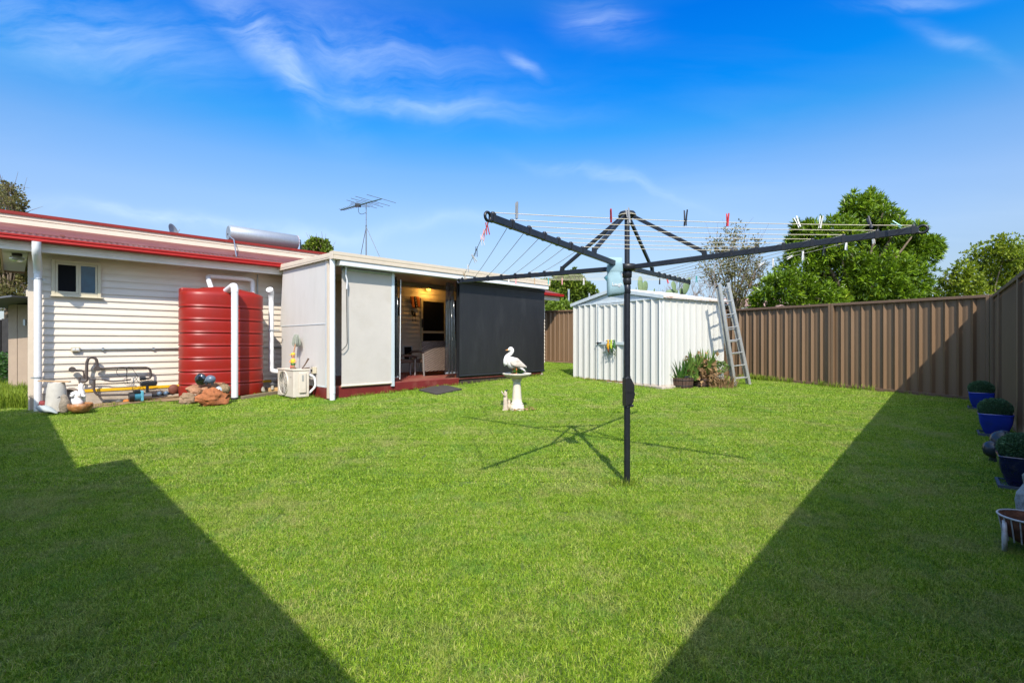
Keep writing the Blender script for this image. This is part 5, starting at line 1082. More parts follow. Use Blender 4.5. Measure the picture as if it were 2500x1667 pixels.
# ------------------------------------------------------------------ bird bath and goose
bp_ = gnd(1262, 1001); ux = .0063
bb = thing('bird_bath', 'cream cast stone bird bath on a tapered pedestal in the lawn', 'bird bath', bp_)
K = ux
MB().lathe([(19*K,-.02),(19*K,.02),(17.5*K,.045),(16.8*K,.05),(16.8*K,.085),(14.2*K,.09),(15*K,.10),(14.4*K,.112),(12.6*K,.116),(11.5*K,.18),(9.6*K,.36),(8.9*K,.42),(9.6*K,.445),(11.5*K,.46),(12.2*K,.472),(12.0*K,.482)], bp_, 36).build('pedestal', M_stone, bb)
MB().lathe([(12*K,.482),(13*K,.49),(24*K,.512),(31*K,.534),(35*K,.556),(35.5*K,.566),(34.5*K,.572),(32.5*K,.566),(28*K,.552),(0,.545)], bp_, 44).build('bowl', M_stone, bb)
MB().lathe([(0,.556),(29*K,.556)], bp_, 30).build('water', mat('dark_still_water', (.02,.03,.05), .05, spec=.8), bb)
g0 = bp_ + Vector((-.01, 0, .556)); s = .00717     # goose: x right, facing left
def gp(X, Y): return g0 + Vector(((X-545)*s/10*.88*1.0, 0, (680-Y)*s/10*.98))
M_gs = mat('white_goose_paint', (.78,.76,.72), .5, var=.05, dirt=(.30,.22,.15), damt=.75, dscale=14)
go = thing('goose_statue', 'white painted goose statue standing in the bird bath facing left', 'statue', g0)
def gring(X, Y, w, h, tilt=0): c = gp(X, Y); a = R(tilt); return (c, (0, w, 0), (h*math.sin(a), 0, h*math.cos(a)))
MB().loft([gring(*v) for v in ((262,380,.012,.03,-25),(285,400,.045,.062,-20),(330,420,.068,.082,-12),(400,430,.084,.092,-5),(470,430,.088,.090,0),(540,440,.080,.078,8),(610,458,.062,.060,14),(680,482,.042,.040,20),(740,506,.024,.022,24),(800,530,.008,.006,24))], 22).build('body', M_gs, go)
MB().loft([gring(*v) for v in ((345,460,.062,.070,-118),(318,410,.054,.060,-102),(306,355,.044,.048,-92),(318,305,.036,.040,-66),(352,268,.031,.034,-42),(395,238,.028,.030,-38),(430,208,.027,.028,-58),(446,175,.028,.029,-88),(440,145,.031,.032,-115),(417,126,.033,.034,-155),(388,126,.031,.032,-182),(362,140,.023,.022,-200),(344,150,.014,.012,-205))], 18).build('neck_and_head', M_gs, go)
MB().loft([gring(*v) for v in ((350,143,.017,.016,0),(325,148,.013,.010,0),(295,153,.010,.006,0),(281,154,.004,.003,0))], 10).build('bill', mat('orange_bill', (.62,.30,.10), .5), go)
for s_ in (-1, 1):
    MB().ell(gp(378,121)+Vector((0, s_*.029, 0)), (.006,.004,.006), 8).build('eye', M_blk, go)
    w = MB(); w.loft([(gp(X, Y)+Vector((0, s_*o_, 0)), (0, .010, 0), (hh*.35, 0, hh)) for X, Y, o_, hh in ((400,395,.080,.02),(450,390,.090,.055),(540,415,.085,.062),(620,450,.068,.048),(700,485,.045,.03),(790,522,.018,.010))], 12); w.build('wing', mat('worn_feather_paint', (.62,.55,.47), .6, var=.35, vscale=25, dirt=(.26,.18,.13), damt=.7, dscale=16), go)
MB().loft([gring(*v) for v in ((600,510,.05,.035,20),(660,540,.045,.028,35),(720,585,.032,.018,40),(778,628,.016,.007,40))], 12).build('tail', M_gs, go)
M_lg = mat('orange_leg_paint', (.55,.20,.05), .5)
for X, s_ in ((545, -1), (470, 1)):
    l_ = MB().tube([gp(X, 540)+Vector((0,s_*.03,0)), gp(X, 600)+Vector((0,s_*.03,0)), gp(X, 672)+Vector((0,s_*.03,0))], [.018,.010,.010], 10).build('leg', M_lg, go)
    MB().loft([(gp(X+10, 676)+Vector((0,s_*.03,0)), (0,.012,0), (0,0,.008)), (gp(X-40, 674)+Vector((0,s_*.03,0)), (0,.032,0), (0,0,.006)), (gp(X-75, 677)+Vector((0,s_*.03,0)), (0,.030,0), (0,0,.003))], 10).build('foot', M_lg, l_)
pts = [(g0+Vector((random.gauss(.02,.045), random.gauss(0,.03), .0+random.random()*.04)), (random.gauss(0,.8), random.gauss(-.2,.6), random.random()+.3)) for i in range(90)]
o = leafy('water_plant', pts, .07, .012, L_str); tag(o, 'green leaves growing between the goose legs in the bird bath', 'plant')
# two carved cats beside the pedestal
M_cat = mat('weathered_cream_stone', (.52,.43,.33), .85, var=.25, vscale=25, bump=.5, bscale=50, dirt=(.25,.18,.12), damt=.6, dscale=15)
c = gnd(1234, 1003)
t = thing('climbing_cat_statue', 'cream carved cat statue reaching up beside the bird bath pedestal', 'statue', c)
MB().loft([(c+Vector((x,0,z)), (r_,0,0), (0,r_*.8,0)) for x, z, r_ in ((0,0,.045),(0,.02,.042),(.0,.08,.032),(-.0,.14,.034),(.0,.20,.032),(.004,.245,.022),(.004,.27,.026),(.0,.295,.020),(-.005,.31,.006))], 12).build('body', M_cat, t)
MB().loft([(c+Vector((-.005,-.02,.225)), (.016,0,0), (0,.014,0)), (c+Vector((-.035,-.03,.265)), (.012,0,0), (0,.011,0)), (c+Vector((-.06,-.035,.31)), (.006,0,0), (0,.006,0))], 8).build('raised_paw', M_cat, t)
MB().loft([(c+Vector((.01,-.0,.30)), (.012,0,0), (0,.012,0)), (c+Vector((.02,0,.325)), (.02,0,0), (0,.016,0)), (c+Vector((.045,0,.315)), (.004,0,0), (0,.004,0))], 8).build('cap', mat('dark_slate_paint', (.04,.05,.06), .6), t)
MB().tube([c+Vector((.0,0,.01)), c+Vector((-.04,-.03,.005)), c+Vector((-.05,-.05,.01))], [.02,.016,.01], 8).build('tail', M_cat, t)
c = gnd(1243, 1001)+Vector((.0,-.02,0))
t = thing('small_cat_statue', 'smaller sitting cream cat statue between the tall cat and the pedestal', 'statue', c)
MB().loft([(c+Vector((x,0,z)), (r_,0,0), (0,r_,0)) for x, z, r_ in ((0,0,.03),(0,.03,.034),(.0,.08,.03),(.0,.115,.018),(.0,.14,.022),(0,.16,.012))], 10).build('body', M_cat, t)
for s_ in (-1,1): MB().loft([(c+Vector((s_*.012,0,.155)), (.008,0,0), (0,.005,0)), (c+Vector((s_*.016,0,.185)), (.002,0,0), (0,.002,0))], 6).build('ear', M_cat, t)

# ------------------------------------------------------------------ blue pots with box balls
M_pot = mat('cobalt_blue_glaze', (.008,.030,.34), .18, var=.35, vscale=4, coat=.6, spec=.6, dirt=(.03,.05,.12), damt=.5, dscale=6)
L_box = leafmat('box_ball_leaf', (.02,.06,.025), (.12,.24,.11), (.36,.45,.24), rough=.4, tr=.15, pos=9)
def sq(hw_, z, n=32, e=9):
    out = []
    for k in range(n):
        a = 2*math.pi*k/n; c_, s_ = math.cos(a), math.sin(a); out.append((hw_*math.copysign(abs(c_)**(2/e), c_), hw_*math.copysign(abs(s_)**(2/e), s_), z))
    return out
def make_pot(label, loc, rz, dark):
    t = thing('potted_box_ball', label, 'potted plant', loc, 0, 'blue glazed pots with clipped balls along the side fence')
    M0 = Matrix.Translation(loc) @ Matrix.Scale(.74, 4)
    prof = [(.125,.035),(.135,.05),(.165,.12),(.192,.21),(.203,.29),(.205,.33),(.210,.345),(.210,.36),(.19,.36),(.186,.33),(.18,.30)]
    m = MB(M0); vs = [v for h, z in prof for v in sq(h, z)]; n = 32
    m.add(vs, [(i*n+k, i*n+(k+1)%n, (i+1)*n+(k+1)%n, (i+1)*n+k) for i in range(len(prof)-1) for k in range(n)], True); m.add(sq(.125,.035), [tuple(range(n))[::-1]]); m.build('pot', dark, t)
    m = MB(M0); m.add(sq(.186,.315), [tuple(range(n))]); m.build('soil', M_soil, t)
    m = MB(M0); m.box((-.21,-.21,0),(.21,.21,.018)); 
    for a_, b_ in (((-.21,-.21),(.21,-.185)),((-.21,.185),(.21,.21)),((-.21,-.185),(-.185,.185)),((.185,-.185),(.21,.185))): m.box((a_[0],a_[1],.0181),(b_[0],b_[1],.045))
    m.build('saucer', mat('dusty_blue_saucer', (.05,.075,.13), .45, var=.3, dirt=(.2,.2,.2), damt=.4, dscale=8), t)
    pts = []
    for i in range(8600):
        a = random.random()*6.283; z = random.uniform(-.55, 1); r_ = math.sqrt(1-z*z); d = Vector((r_*math.cos(a), r_*math.sin(a), z)); k = random.uniform(.84, 1.0)*(1+.04*noise.noise(d*5))
        pts.append((loc+Vector((0,0,.322))+Vector((d.x*.152*k*(1+.05*noise.noise(d*2.3)), d.y*.152*k, d.z*.118*k)), d+Vector((random.gauss(0,.7), random.gauss(0,.7), random.gauss(0,.7)))))
    leafy('clipped_ball', pts, .017, .0066, L_box, t)
    return t
nR = Vector((-RD.y, RD.x, 0)); nR = nR if nR.x > 0 else -nR
def potloc(px, py_, off): p = gnd(px, py_); return p
angR = math.atan2(RD.y, RD.x)
M_potd = mat('dark_navy_glaze', (.004,.008,.06), .22, var=.4, vscale=4, coat=.5, dirt=(.16,.13,.12), damt=.5, dscale=5)
def place_pot(t, s_along, off=.165):
    p = CR + RD*s_along - nR*off; p.z = G(p.x, p.y); t.location = p; t.rotation_euler = (0,0,angR); return p
def along(px, py_): p = gnd(px, py_); return (p - CR).dot(RD)
p1 = make_pot('bright blue square pot with a clipped box ball, farthest of three by the side fence', Vector((0,0,0)), 0, M_pot)
s1_ = along(2402, 999); s2_ = along(2440, 1064); s3_ = along(2474, 1188)
place_pot(p1, s1_)
q_ = CR + RD*s2_ - nR*.165; p2 = copy_tree(p1, (q_.x, q_.y, G(q_.x, q_.y)), angR, 'bright blue square pot with a clipped box ball, middle of three by the side fence')
q_ = CR + RD*s3_ - nR*.19; p3 = make_pot('dark navy chipped pot with a clipped box ball, nearest of three by the side fence', Vector((0,0,0)), 0, M_potd); place_pot(p3, s3_)
# rounded stone behind the third pot
q_ = Vector((4.72, 4.72, 0))
m = MB(); m.ell(Vector((q_.x,q_.y,G(q_.x,q_.y)+.20)), (.11,.10,.11), 18, .06, 3); m.ell(Vector((q_.x-.10,q_.y+.0,G(q_.x,q_.y)+.13)), (.08,.08,.08), 18, .08, 3); m.tube([Vector((q_.x,q_.y,G(q_.x,q_.y)-.01)), Vector((q_.x,q_.y,G(q_.x,q_.y)+.15))], .10, 14); o = m.build('dark_glazed_ornament', mat('dark_blue_grey_glaze', (.03,.04,.055), .25, var=.4, dirt=(.12,.12,.12), damt=.4)); tag(o, 'rounded dark blue grey ornament behind the nearest pot', 'ornament')
# planter bicycle and stone statue at the right edge
p0 = gnd(2452, 1343); c = Vector((p0.x, p0.y, p0.z))
tr = thing('tricycle_planter', 'rusty white metal tricycle planter basket at the right edge of the lawn', 'planter', c)
M_wh = mat('chipped_white_enamel', (.45,.47,.49), .4, var=.1, dirt=(.16,.07,.04), damt=.8, dscale=14)
M_rs = mat('rusted_brown_iron', (.13,.05,.025), .85, var=.5, vscale=20, bump=.6, dirt=(.5,.5,.5), damt=.4, dscale=9)
ex_ = Vector((.72, -.69, 0)); ey_ = Vector((.69, .72, 0))
KT = .66; bc = Vector((2.955, 2.80, 0))
def TP(a_, b_, z): return c + (ex_*a_ + ey_*b_ + Vector((0,0,z)))*KT
w_ = MB().tube([TP(.03*math.cos(k/30*6.283)*0+.0, .0+.125*math.cos(k/30*6.283), .13+.125*math.sin(k/30*6.283)) for k in range(31)], .011, 8).build('wheel', M_wh, tr)
m = MB()
for k in range(6): m.tube([TP(0, 0, .13), TP(0, .12*math.cos(k/6*6.283), .13+.12*math.sin(k/6*6.283))], .005, 5)
m.build('spokes', M_rs, w_)
w_ = MB().tube([TP(.02, .30+.09*math.cos(k/30*6.283), .10+.09*math.sin(k/30*6.283)) for k in range(31)], .010, 8).build('wheel', M_wh, tr)
MB().tube([TP(0,0,.13), TP(.10,.12,.14), bc+Vector((.03,0,.10))], .010, 6).build('axle', M_rs, tr)
MB().lathe([(r_*KT, z_*KT) for r_, z_ in ((.10,.09),(.15,.13),(.19,.24),(.205,.30),(.20,.305),(.185,.24),(.14,.14),(0,.13))], bc, 30).build('basket', M_rs, tr)
MB().tube([bc+Vector((.207*math.cos(k/36*6.283), .207*math.sin(k/36*6.283), .305))*KT for k in range(37)], .006, 8).build('rim', M_wh, tr)
for k in (2.6, 3.0, 3.3, 3.6): MB().tube([bc+Vector((.205*math.cos(k), .205*math.sin(k), .30))*KT, bc+Vector((.17*math.cos(k), .17*math.sin(k), .10))*KT], .0035, 6).build('stay', M_wh, tr)
sc_ = Vector((3.10, 2.93, .10))
t = thing('stone_head_statue', 'rough grey stone statue standing in the tricycle planter', 'statue', sc_)
MB().loft([(sc_+Vector((x,0,z))*.58, (r_*.66,0,0), (0,r_*.66,0)) for x, z, r_ in ((.0,0,.10),(.0,.08,.105),(-.005,.17,.10),(-.01,.26,.105),(.0,.34,.10),(.01,.40,.075),(.01,.44,.06),(.01,.475,.065),(.01,.52,.07),(.02,.56,.05),(.02,.58,.02))], 24).build('body', mat('rough_grey_stone', (.25,.29,.32), .8, var=.5, vscale=30, bump=1, bscale=35, dirt=(.05,.06,.07), damt=.7, dscale=25), t)

# ------------------------------------------------------------------ left side of the house
ts = thing('tan_side_shed', 'tan sheet shed with a dark lean-to roof beyond the left house corner', 'shed', at(40, 940, 9.6))
M_tan = mat('tan_sheet', (.36,.27,.20), .7, var=.08, dirt=(.25,.18,.13), damt=.4)
A, B = at(20, 900, 9.7), at(64, 900, 9.7); zg = .25
dz = (B-A).normalized(); 
m = MB(); m.prism([(A.x, A.y), ((A.x+B.x)/2-.005, (A.y+B.y)/2), ((A.x+B.x)/2-.03, (A.y+B.y)/2+1.2), (A.x-.03, A.y+1.2)], zg-.2, 1.94); m.build('door_panel', M_tan, ts, bevel=.004)
m = MB(); m.prism([((A.x+B.x)/2+.005, (A.y+B.y)/2), (B.x+.4, B.y), (B.x+.4, B.y+1.2), ((A.x+B.x)/2, (A.y+B.y)/2+1.2)], zg-.2, 1.94); m.build('door_panel', M_tan, ts, bevel=.004)
m = MB(); m.bar(A+Vector((-.35,-.05,0))+Vector((0,0,1.90-A.z)), B+Vector((.5,-.1,0))+Vector((0,0,2.04-B.z)), 1.3, .03); m.build('roof', mat('dark_grey_sheet', (.10,.105,.12), .5, var=.2), ts)
m = MB(); m.bar(A+Vector((-.5,.55,1.80-A.z)), B+Vector((.3,.55,1.86-B.z)), .05, .20); m.build('fascia', M_blk, ts)
m = MB(); a_ = at(62.5, 787, 9.6); m.box((-.02,-.03,-.06),(.02,.0,.06), Matrix.Translation(a_)); m.build('latch', M_gal, ts)
f_ = thing('dark_timber_fence', 'dark timber fence beyond the weeds at the far left', 'fence', at(0, 900, 11.5))
for i in range(14):
    x = at(-40, 800, 11.2).x + i*.13; MB().box((x, 11.2+.02*(i%2), 0), (x+.12, 11.235+.02*(i%2), 1.72+.02*math.sin(i*5))).build('paling', mat('dark_weathered_timber', (.028,.026,.026), .85, var=.4), f_)
# roof tiles beyond fences
def nhouse(name, label, px0, px1, row_e, row_r, t0, colr, colw):
    A, B = at(px0, row_e, t0), at(px1, row_e, t0); zr2 = at(px0, row_r, t0+3).z
    h = thing(name, label, 'house', Vector(((A.x+B.x)/2, t0+3, .5)))
    m = MB(); m.box((A.x+.4, t0+.5, .2), (B.x-.4, t0+6, A.z)); m.build('wall', colw, h)
    m = MB(); m.sweep([(t0, A.z), (t0+3, zr2), (t0+6.4, A.z), (t0+3, zr2-.12), (t0+.05, A.z-.1)], A.x, B.x); m.build('roof', colr, h)
    m = MB(); m.box((A.x, t0-.1, A.z-.12), (B.x, t0, A.z+.02)); m.build('gutter', M_gal, h)
    return h
nhouse('neighbour_house', 'neighbouring house with a pinkish tiled roof just above the back fence', 1796, 2080, 751, 728, 26, mat('pink_brown_tiles', (.36,.22,.18), .8, var=.2, bump=.5), M_tan)
nhouse('neighbour_house', 'neighbouring house with a grey tiled roof behind the lime bush', 1240, 1388, 757, 733, 27, mat('grey_tiles', (.22,.22,.22), .8, var=.3, bump=.5), M_tan)
for px, rt, rb, lb in ((1388.5, 706, 760, 'thin pale vent pole in front of the round green tree, taller of two'), (1438.5, 716, 745, 'short pale vent pole by the left end of the shed roof')):
    m = MB(); p, q_ = at(px, 790, 22), at(px, rt, 22); m.tube([Vector((p.x,22,.5)), q_], .045, 8); o = m.build('vent_pole', M_gal); tag(o, lb, 'pole')

# ------------------------------------------------------------------ trees
def leafcloud(lobes, n, L_, W_, cluster, shell=(.55,1.05), seed=1, up=.15, flat=False):
    rg = np.random.default_rng(seed); vol = np.array([l[3][0]*l[3][2] if isinstance(l[3], tuple) else l[3]**2 for l in lobes]); prob = vol/vol.sum()
    idx = rg.choice(len(lobes), n, p=prob); C = np.array([[*l[0:3]] for l in lobes])[idx]; Rr = np.array([l[3] if isinstance(l[3], tuple) else (l[3],)*3 for l in lobes])[idx]
    d = rg.normal(size=(n,3)); d /= np.linalg.norm(d, axis=1, keepdims=True)
    k = rg.uniform(shell[0], shell[1], n)[:,None]; k *= 1+.16*np.sin(d[:,0:1]*9+idx[:,None])*np.cos(d[:,2:3]*8+idx[:,None]*2)
    P = C + d*Rr*k
    V = []; base = np.repeat(P, cluster, 0); dd = np.repeat(d, cluster, 0) + rg.normal(size=(n*cluster,3))*.75; dd[:,2] += up
    dd /= np.linalg.norm(dd, axis=1, keepdims=True); base = base + dd*L_*.15*rg.random((n*cluster,1))
    s_ = np.cross(dd, rg.normal(size=dd.shape)); s_ /= np.linalg.norm(s_, axis=1, keepdims=True); nn = np.cross(dd, s_)
    ln = L_*rg.uniform(.6,1.25,(n*cluster,1)); wd2 = W_*rg.uniform(.7,1.2,(n*cluster,1))
    q = np.stack([base, base+dd*ln*.5+s_*wd2+nn*wd2*.35, base+dd*ln, base+dd*ln*.5-s_*wd2+nn*wd2*.35], 1).reshape(-1,3)
    f = np.arange(len(q)).reshape(-1,4); f = np.concatenate([f[:,[0,1,2]], f[:,[0,2,3]]])
    return q, f
def tree(name, label, cat, trunk_px, t0, lobes_px, n, L_, W_, cluster, leafm, bark=M_bark, tr=.12, shell=(.55,1.05), seed=1, group=None, twigs=0, depth=1.0, basez=None, subtw=5, sat=0):
    rnd = random.Random(seed); lobes = []; lobes_s = []
    for l in lobes_px:
        px, py_, rp_ = l[:3]; dt = l[3] if len(l) > 3 else rnd.uniform(-.6,.6)*depth; t_ = t0+dt; c = at(px, py_, t_); r_ = rp_*t_/FPX*(.84 if sat else 1); lobes.append((c.x, c.y, c.z, (r_, r_*1.0, r_*.92)))
        for _ in range(sat):                            # small sprays breaking the outline
            a_ = rnd.uniform(0, 6.283); e_ = Vector((math.cos(a_), rnd.uniform(-1,.4), math.sin(a_))).normalized(); rs_ = r_*rnd.uniform(.16,.42); p_ = c + e_*r_*rnd.uniform(.85,1.22); lobes_s.append((p_.x, p_.y, p_.z, (rs_*.8, rs_*.8, rs_*1.2)))
    bx = at(trunk_px, 800, t0); b = Vector((bx.x, t0, G(bx.x, t0) if basez is None else basez))
    root = thing(name, label, cat, b, 0, group)
    q, f = leafcloud(lobes, n, L_, W_, cluster, shell, seed)
    if lobes_s:
        q2, f2 = leafcloud(lobes_s, n//4, L_, W_, cluster, (.1, 1.1), seed+50); f = np.concatenate([f, f2+len(q)]); q = np.concatenate([q, q2])
    me = bpy.data.meshes.new('crown'); me.from_pydata((q - np.array(b)).tolist(), [], f.tolist()); me.materials.append(leafm); me.update()
    o = bpy.data.objects.new('crown', me); COL.objects.link(o); o.parent = root
    m = MB(); cz = [Vector(l[:3]) for l in lobes]; cen = sum(cz, Vector())/len(cz); fork = b.lerp(cen, .45); fork.x = b.x*.6+cen.x*.4
    m.tube([b-Vector((0,0,.1)), b.lerp(fork,.5)+Vector((tr*.3,0,0)), fork], [tr*1.25, tr, tr*.8], 10)
    for c_ in cz:
        mid = fork.lerp(c_, .5)+Vector((rnd.gauss(0,.08), rnd.gauss(0,.08), .1)); m.tube([fork, mid, c_], [tr*.5, tr*.3, tr*.1], 7)
        for _ in range(subtw):
            rr = (c_-fork).length*.5; e = c_+Vector((rnd.gauss(0,1), rnd.gauss(0,1), rnd.gauss(.3,1))).normalized()*min(rr, .9)*rnd.uniform(.5,1); st_ = mid.lerp(c_, rnd.random()); m.tube([st_, st_.lerp(e,.5)+Vector((0,0,.04)), e], [tr*.14, tr*.08, tr*.03], 5)
    m.build('trunk', bark, root)
    return root, fork, cz
L_big = leafmat('glossy_evergreen_leaf', (.016,.05,.004), (.21,.34,.014), (.56,.58,.03), rough=.33, tr=.2, pos=1.1)
L_yel = leafmat('yellow_green_leaf', (.06,.11,.008), (.30,.37,.02), (.58,.52,.06), rough=.45, tr=.4, pos=1.5)
L_oli = leafmat('olive_brown_leaf', (.06,.07,.02), (.22,.20,.06), (.42,.26,.10), rough=.6, tr=.3, pos=2)
L_rnd = leafmat('dense_olive_green_leaf', (.035,.07,.008), (.18,.26,.02), (.36,.36,.05), rough=.5, tr=.25, pos=.8)
tree('evergreen_tree', 'big bright green evergreen tree behind the back fence', 'tree', 2090, 15.0,
     [(2090,506,34),(2130,502,32),(2078,530,30),(2112,545,60),(2155,520,26),(2185,560,34),(2196,530,12),(2040,580,66),(1975,580,46),(1950,560,20),(1945,600,26),(2170,600,66),(2235,612,58),(2270,600,28),(2240,560,18),(2290,600,13),(1960,652,60),(2050,670,80),(2140,680,85),(2220,690,60),(1905,705,46),(1860,738,28),(1990,740,72),(2100,750,84),(2190,748,60),(1890,690,20)], 6400, .165, .019, 12, L_big, tr=.16, shell=(.45,1.06), seed=3, depth=.9, subtw=0, sat=4)
tree('yellow_green_tree', 'airy yellow green tree above the corner of the fences', 'tree', 2440, 14.5,
     [(2400,632,48),(2455,612,44),(2350,668,40),(2420,680,60),(2500,640,70),(2570,640,80),(2330,700,36),(2380,720,50),(2470,710,56),(2300,720,26),(2280,740,30),(2520,700,60)], 4600, .10, .022, 5, L_yel, tr=.07, shell=(.2,1.12), seed=5, subtw=2, sat=3)
r_, fk, cz = tree('sparse_tree', 'thin olive brown tree showing its twigs behind the ladder', 'tree', 1792, 17,
     [(1790,568,26),(1770,610,40),(1815,620,36),(1745,600,24),(1840,600,22),(1780,660,48),(1835,672,40),(1800,710,44),(1850,700,24),(1740,680,26),(1820,740,30),(1720,655,20),(1855,650,20)], 1500, .10, .022, 3, L_oli, tr=.07, shell=(.15,1.15), seed=8, subtw=16)
rnd = random.Random(5); bx = at(1712, 800, 16); bt = thing('bare_shrub', 'leafless grey twiggy shrub behind the shed roof right of the cactus', 'shrub', Vector((bx.x, 16, .5)))
m = MB()
def twig(p, d, L_, r_, k):
    q_ = p + d*L_; m.tube([p, p.lerp(q_, .5)+Vector((rnd.gauss(0,.03),0,rnd.gauss(0,.03))), q_], [r_, r_*.8, r_*.6], 5, cap=False)
    if k > 0:
        for _ in range(3): twig(p.lerp(q_, rnd.uniform(.45,1)), (d+Vector((rnd.gauss(0,.45), rnd.gauss(0,.45), rnd.gauss(0,.3)))).normalized(), L_*rnd.uniform(.55,.8), r_*.6, k-1)
for a in (-.75, -.55, -.35, -.15, .1, .3): twig(Vector((bx.x, 16, .6)), Vector((a, 0, 1)).normalized(), 1.35, .035, 4)
m.build('branches', mat('pale_grey_bark', (.26,.23,.21), .9, var=.3), bt)
tree('round_tree', 'round dense olive green tree beyond the gap between patio and shed', 'tree', 1390, 25,
     [(1395,705,46),(1362,716,46),(1428,712,30),(1340,735,40),(1398,682,26),(1370,684,20),(1430,740,30),(1330,700,22),(1310,735,40)], 5200, .15, .045, 5, L_rnd, tr=.2, seed=11, depth=1.5, sat=2)
tree('lime_bush', 'bright lime green bush just behind the rear fence', 'bush', 1370, 18.6, [(1352,752,14),(1376,750,16),(1392,758,12),(1338,762,12),(1365,765,14)], 700, .13, .04, 4, L_lime, tr=.04, seed=12, depth=.3)
tree('roof_top_tree', 'dark green tree rising behind the house roof left of the antenna', 'tree', 775, 24,
     [(773,600,18),(790,606,18),(757,610,16),(775,622,30),(797,626,18),(745,625,14),(768,590,10),(790,594,8)], 1500, .15, .05, 5, L_rnd, tr=.15, seed=13, basez=.3)
tree('left_edge_tree', 'wispy pinnate leaved tree behind the roof at the left edge', 'tree', 15, 16,
     [(22,470,26),(40,495,22),(2,480,30),(48,515,14),(10,455,14),(-30,500,50),(30,512,20),(20,620,30),(-20,660,60),(40,690,30),(10,715,40),(60,712,22),(0,640,40),(55,680,14)], 3200, .095, .022, 4, L_oli, tr=.09, shell=(.2,1.1), seed=15, subtw=8)
# prickly pears behind the shed
M_cac = mat('prickly_pear_skin', (.13,.19,.085), .6, var=.25, vscale=6, dirt=(.34,.32,.16), damt=.6, dscale=5, bump=.3, bscale=25)
def cactus(label, pads, t0, bx):
    b = at(bx, 800, t0); t = thing('prickly_pear', label, 'cactus', Vector((b.x, t0, .4)), group='prickly pears behind the shed')
    MB().tube([Vector((b.x, t0, .4)), Vector((b.x, t0, at(bx, 735, t0).z))], [.11,.08], 10).build('stem', M_cac, t)
    for px, py_, rx, rz, yw, tl in pads:
        c_ = at(px, py_, t0+random.uniform(-.12,.12)); Mx = Matrix.Translation(c_)@Matrix.Rotation(R(tl),4,'Y')@Matrix.Rotation(R(yw),4,'Z'); sc = t0/FPX
        m = MB(); m.lathe([(.0,-rz*sc),(rx*sc*.45,-rz*sc*.86),(rx*sc*.8,-rz*sc*.45),(rx*sc,.08*rz*sc),(rx*sc*.86,rz*sc*.6),(rx*sc*.5,rz*sc*.9),(0,rz*sc)], (0,0,0), 18, M=Mx@Matrix.Diagonal((1,.22,1,1))); m.build('pad', M_cac, t)
cactus('smaller prickly pear clump showing above the shed ridge', [(1563,696,7,22,10,0),(1574,703,10,18,30,8),(1553,708,3,8,60,0),(1597,711,4,7,50,10),(1570,722,14,14,0,0)], 12.9, 1570)
cactus('larger prickly pear clump with drooping pads above the right side of the shed roof', [(1645,699,7,13,20,-12),(1660,690,6,14,70,5),(1675,700,10,20,20,14),(1640,714,16,8,0,-5),(1663,712,8,9,40,0),(1682,684,6,7,30,20),(1655,676,3,8,60,0)], 12.6, 1655)

# ------------------------------------------------------------------ weeds, hose, edges
L_gr = leafmat('rank_grass_leaf', (.07,.13,.01), (.30,.40,.035), (.58,.52,.14), rough=.6, tr=.4, pos=3)
def tufts(name, pts, h, w, lean=.9, per=16, spr=.06):
    m = MB()
    for p in pts:
        for i in range(per):
            a = random.random()*6.283; r0 = random.random()*spr; q_ = p+Vector((r0*math.cos(a), r0*math.sin(a), -.005)); hh = h*random.uniform(.35,1.1); d = Vector((math.cos(a), math.sin(a), 0)); s_ = Vector((-d.y, d.x, 0))*w*.5; ln = random.random()*lean
            m.add([q_-s_, q_+s_, q_+Vector((0,0,hh*.6))+d*hh*ln*.3+s_*.7, q_+Vector((0,0,hh*.6))+d*hh*ln*.3-s_*.7, q_+Vector((0,0,hh*(1-.3*ln)))+d*hh*ln], [(0,1,2,3),(3,2,4)])
    o = m.build(name, L_gr); return tag(o, kind='stuff')
def lineof(a, b, n, j=.03): return [(lambda p: Vector((p.x, p.y, G(p.x, p.y))))(a.lerp(b, random.random())+Vector((random.gauss(0,j), random.gauss(0,j), 0))) for _ in range(n)]
W = lambda x, y: HF.w(x, y, 0)
edge = []
edge += lineof(W(.3, 10.75), W(2.0, 10.5), 26, .05) + lineof(W(2.0, 10.05), W(3.5, 10.0), 60, .07) + lineof(W(3.4, 8.8), W(3.85, 8.75), 14, .04) + lineof(W(3.8, 8.8), W(3.85, 9.8), 26, .05)
edge += lineof(W(3.95, 8.33), W(9.7, 8.33), 110, .02) + lineof(SF.w(-.09, 0), SF.w(-.09, 2.75), 60, .03) + lineof(SF.w(0, -.10), SF.w(2.1, -.12), 40, .06)
edge += lineof(CR, BE, 150, .04) + lineof(BE, BE+LD*5, 60, .04) + lineof(CR, CR+RD*8, 130, .04) + [Vector((hub.x+random.gauss(0,.045), hub.y+random.gauss(0,.045), hb)) for _ in range(10)]
edge += [Vector((bp_.x+random.gauss(0,.12), bp_.y+random.gauss(0,.10), bp_.z)) for _ in range(10)]
tag(tufts('edge_grass', edge, .085, .005), 'longer grass along the walls and fences', 'grass')
wd_pts = []
for _ in range(320):
    p = at(random.uniform(-30, 80), 0, random.uniform(8.1, 10.8)); wd_pts.append(Vector((p.x, p.y, G(p.x, p.y))))
tag(tufts('side_weeds', wd_pts, .34, .012, 1.1, 18, .12), 'rank yellow green weeds by the left house corner', 'weeds')
pts = []
for i in range(500):
    p = at(random.uniform(-30, 24), 0, random.uniform(10.0, 11.0)); pts.append((Vector((p.x, p.y, random.uniform(.2, .95))), (random.gauss(0,1), random.gauss(-.5,1), random.random())))
